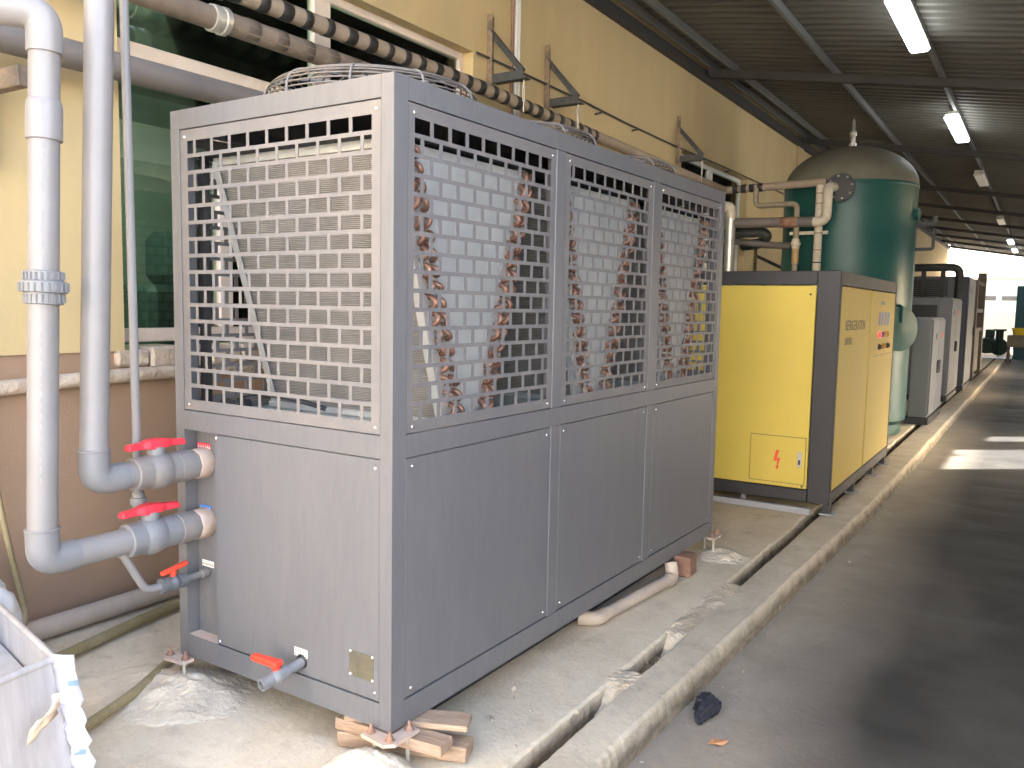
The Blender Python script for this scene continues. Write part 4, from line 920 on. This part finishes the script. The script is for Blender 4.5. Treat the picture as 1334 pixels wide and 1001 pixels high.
for i in range(n_):
    for j in range(5):
        f = bm.faces.new((rows[i][j], rows[i+1][j], rows[i+1][j+1], rows[i][j+1])); f.smooth = True
fo = obj('protective_film', bm, FILM, mb)
md_ = fo.modifiers.new('thick', 'SOLIDIFY'); md_.thickness = .0015
for (t, s0, s1) in ((.16, .55, 1.0), (.62, .2, .75), (.95, .1, .9)):
    p = A.lerp(Vector((A.x, A.y, 0))+ux, t) + Vector((.004, -.012, .006)); 
    quadprism('film_print', FILMB, [p+Vector((.055*s0, .035*s0, -.012)), p+Vector((.055*s1, .035*s1-.002, -.008)), p+Vector((.055*s1, .035*s1-.002, .008)), p+Vector((.055*s0, .035*s0, .004))], (.0, .002, 0), fo)
tp_ = thing('torn_tape', 'torn strip of brown packing tape with white flap stuck on the metal box', 'tape')
def ribbon(name, m, pts, wv, seed, parent):
    bm = nb(); prev = None; P_ = roundpath(pts, .03, 5)
    for i, p in enumerate(P_):
        ring = [bm.verts.new(p + Vector(wv)*(j/4-.5) + Vector((noise.noise(Vector((i*.5, j*.7, seed))), noise.noise(Vector((i*.6, j*.5, seed+5))), noise.noise(Vector((i*.5, j, seed+9)))))*.009) for j in range(5)]
        if prev:
            for j in range(4):
                f = bm.faces.new((prev[j], prev[j+1], ring[j+1], ring[j])); f.smooth = True
        prev = ring
    o = obj(name, bm, m, parent); o.modifiers.new('thick', 'SOLIDIFY').thickness = .002; return o
def at(px, py, dist):
    d = fw + r2*((px-667)/1088.33) + u2*(-(py-500.5)/1088.33); return CAM + d*dist
ribbon('strip', PAPER, [at(36, 962, 2.30), at(58, 940, 2.33), at(76, 920, 2.36)], (.012, 0, .045), 3, tp_)
ribbon('flap', BAGW, [at(68, 912, 2.35), at(86, 906, 2.37), at(103, 917, 2.39)], (.01, .0, .035), 8, tp_)
# white sack behind the box
bm = nb(); bmesh.ops.create_icosphere(bm, subdivisions=4, radius=1)
for v in bm.verts:
    n = v.co.normalized(); k = 1+.16*noise.noise(n*2.2+Vector((4, 1, 0)))+.07*noise.noise(n*6)
    v.co = Vector((n.x*.24*k, n.y*.22*k, max(-.25, n.z*.27*k)))
for f in bm.faces: f.smooth = True
o = tag(obj('plastic_sack', bm, BAGW), 'white plastic sack slumped behind the metal box at the left edge', 'sack'); o.location = (-1.72, -.54, .26)

# ================================================================== SMALL THINGS
bm = nb(); bmesh.ops.create_icosphere(bm, subdivisions=4, radius=1)
for v in bm.verts:
    n = v.co.normalized(); k = 1+.30*noise.noise(n*1.9+Vector((1, 7, 2)))+.22*noise.noise(n*4.5)+.10*noise.noise(n*9)
    tail = max(0, -n.y-.35)
    v.co = Vector((n.x*.050*k*(1-.5*tail) - tail*.10, n.y*.065*k - tail*.12, max(-.018, n.z*.040*k*(1-.6*tail))))
for f in bm.faces: f.smooth = True
o = tag(obj('rag', bm, RAG), 'crumpled black rag on the lane at the foot of the kerb', 'rag'); o.location = (.655, 1.20, -.090); o.rotation_euler = (0, 0, .5)
bm = nb(); pts = [(-.035, 0, .002), (-.01, .018, .012), (.025, .016, .006), (.045, 0, .014), (.02, -.014, .003), (-.012, -.016, .010)]
b_prism(bm, pts, (0, 0, -.002)); o = tag(obj('dry_leaf', bm, LEAF), 'dry brown leaf on the lane in front of the black rag', 'leaf'); o.location = (.78, .95, -.103); o.rotation_euler = (0, 0, .6)
bm = nb()
for k in range(90):
    y = random.uniform(-.4, 7); side = random.random()
    if side < .5: x = kx(y)+.02+abs(random.gauss(0, .05)); z = -.108
    elif side < .8: x = random.uniform(.32, .37); y = random.uniform(1.25, 2.7); z = gutz(y)+.006
    else: x = random.uniform(-.1, .28); y = random.uniform(-.6, 4.2); z = .002
    s = random.uniform(.002, .006) if random.random() < .9 else random.uniform(.007, .012)
    M = Matrix.Translation((x, y, z)) @ Matrix.Rotation(random.random()*6, 4, Vector((random.random(), random.random(), 1)).normalized())
    b_box(bm, -s, s, -s*.7, s*.7, -s*.5, s*.5, M=M)
o = obj('debris', bm, mat('grit', (.36, .31, .24), .95, var=.3, scale=20)); o['kind'] = 'stuff'; o['label'] = 'small crumbs of mortar and grit along the kerb and gutter'; o['category'] = 'debris'
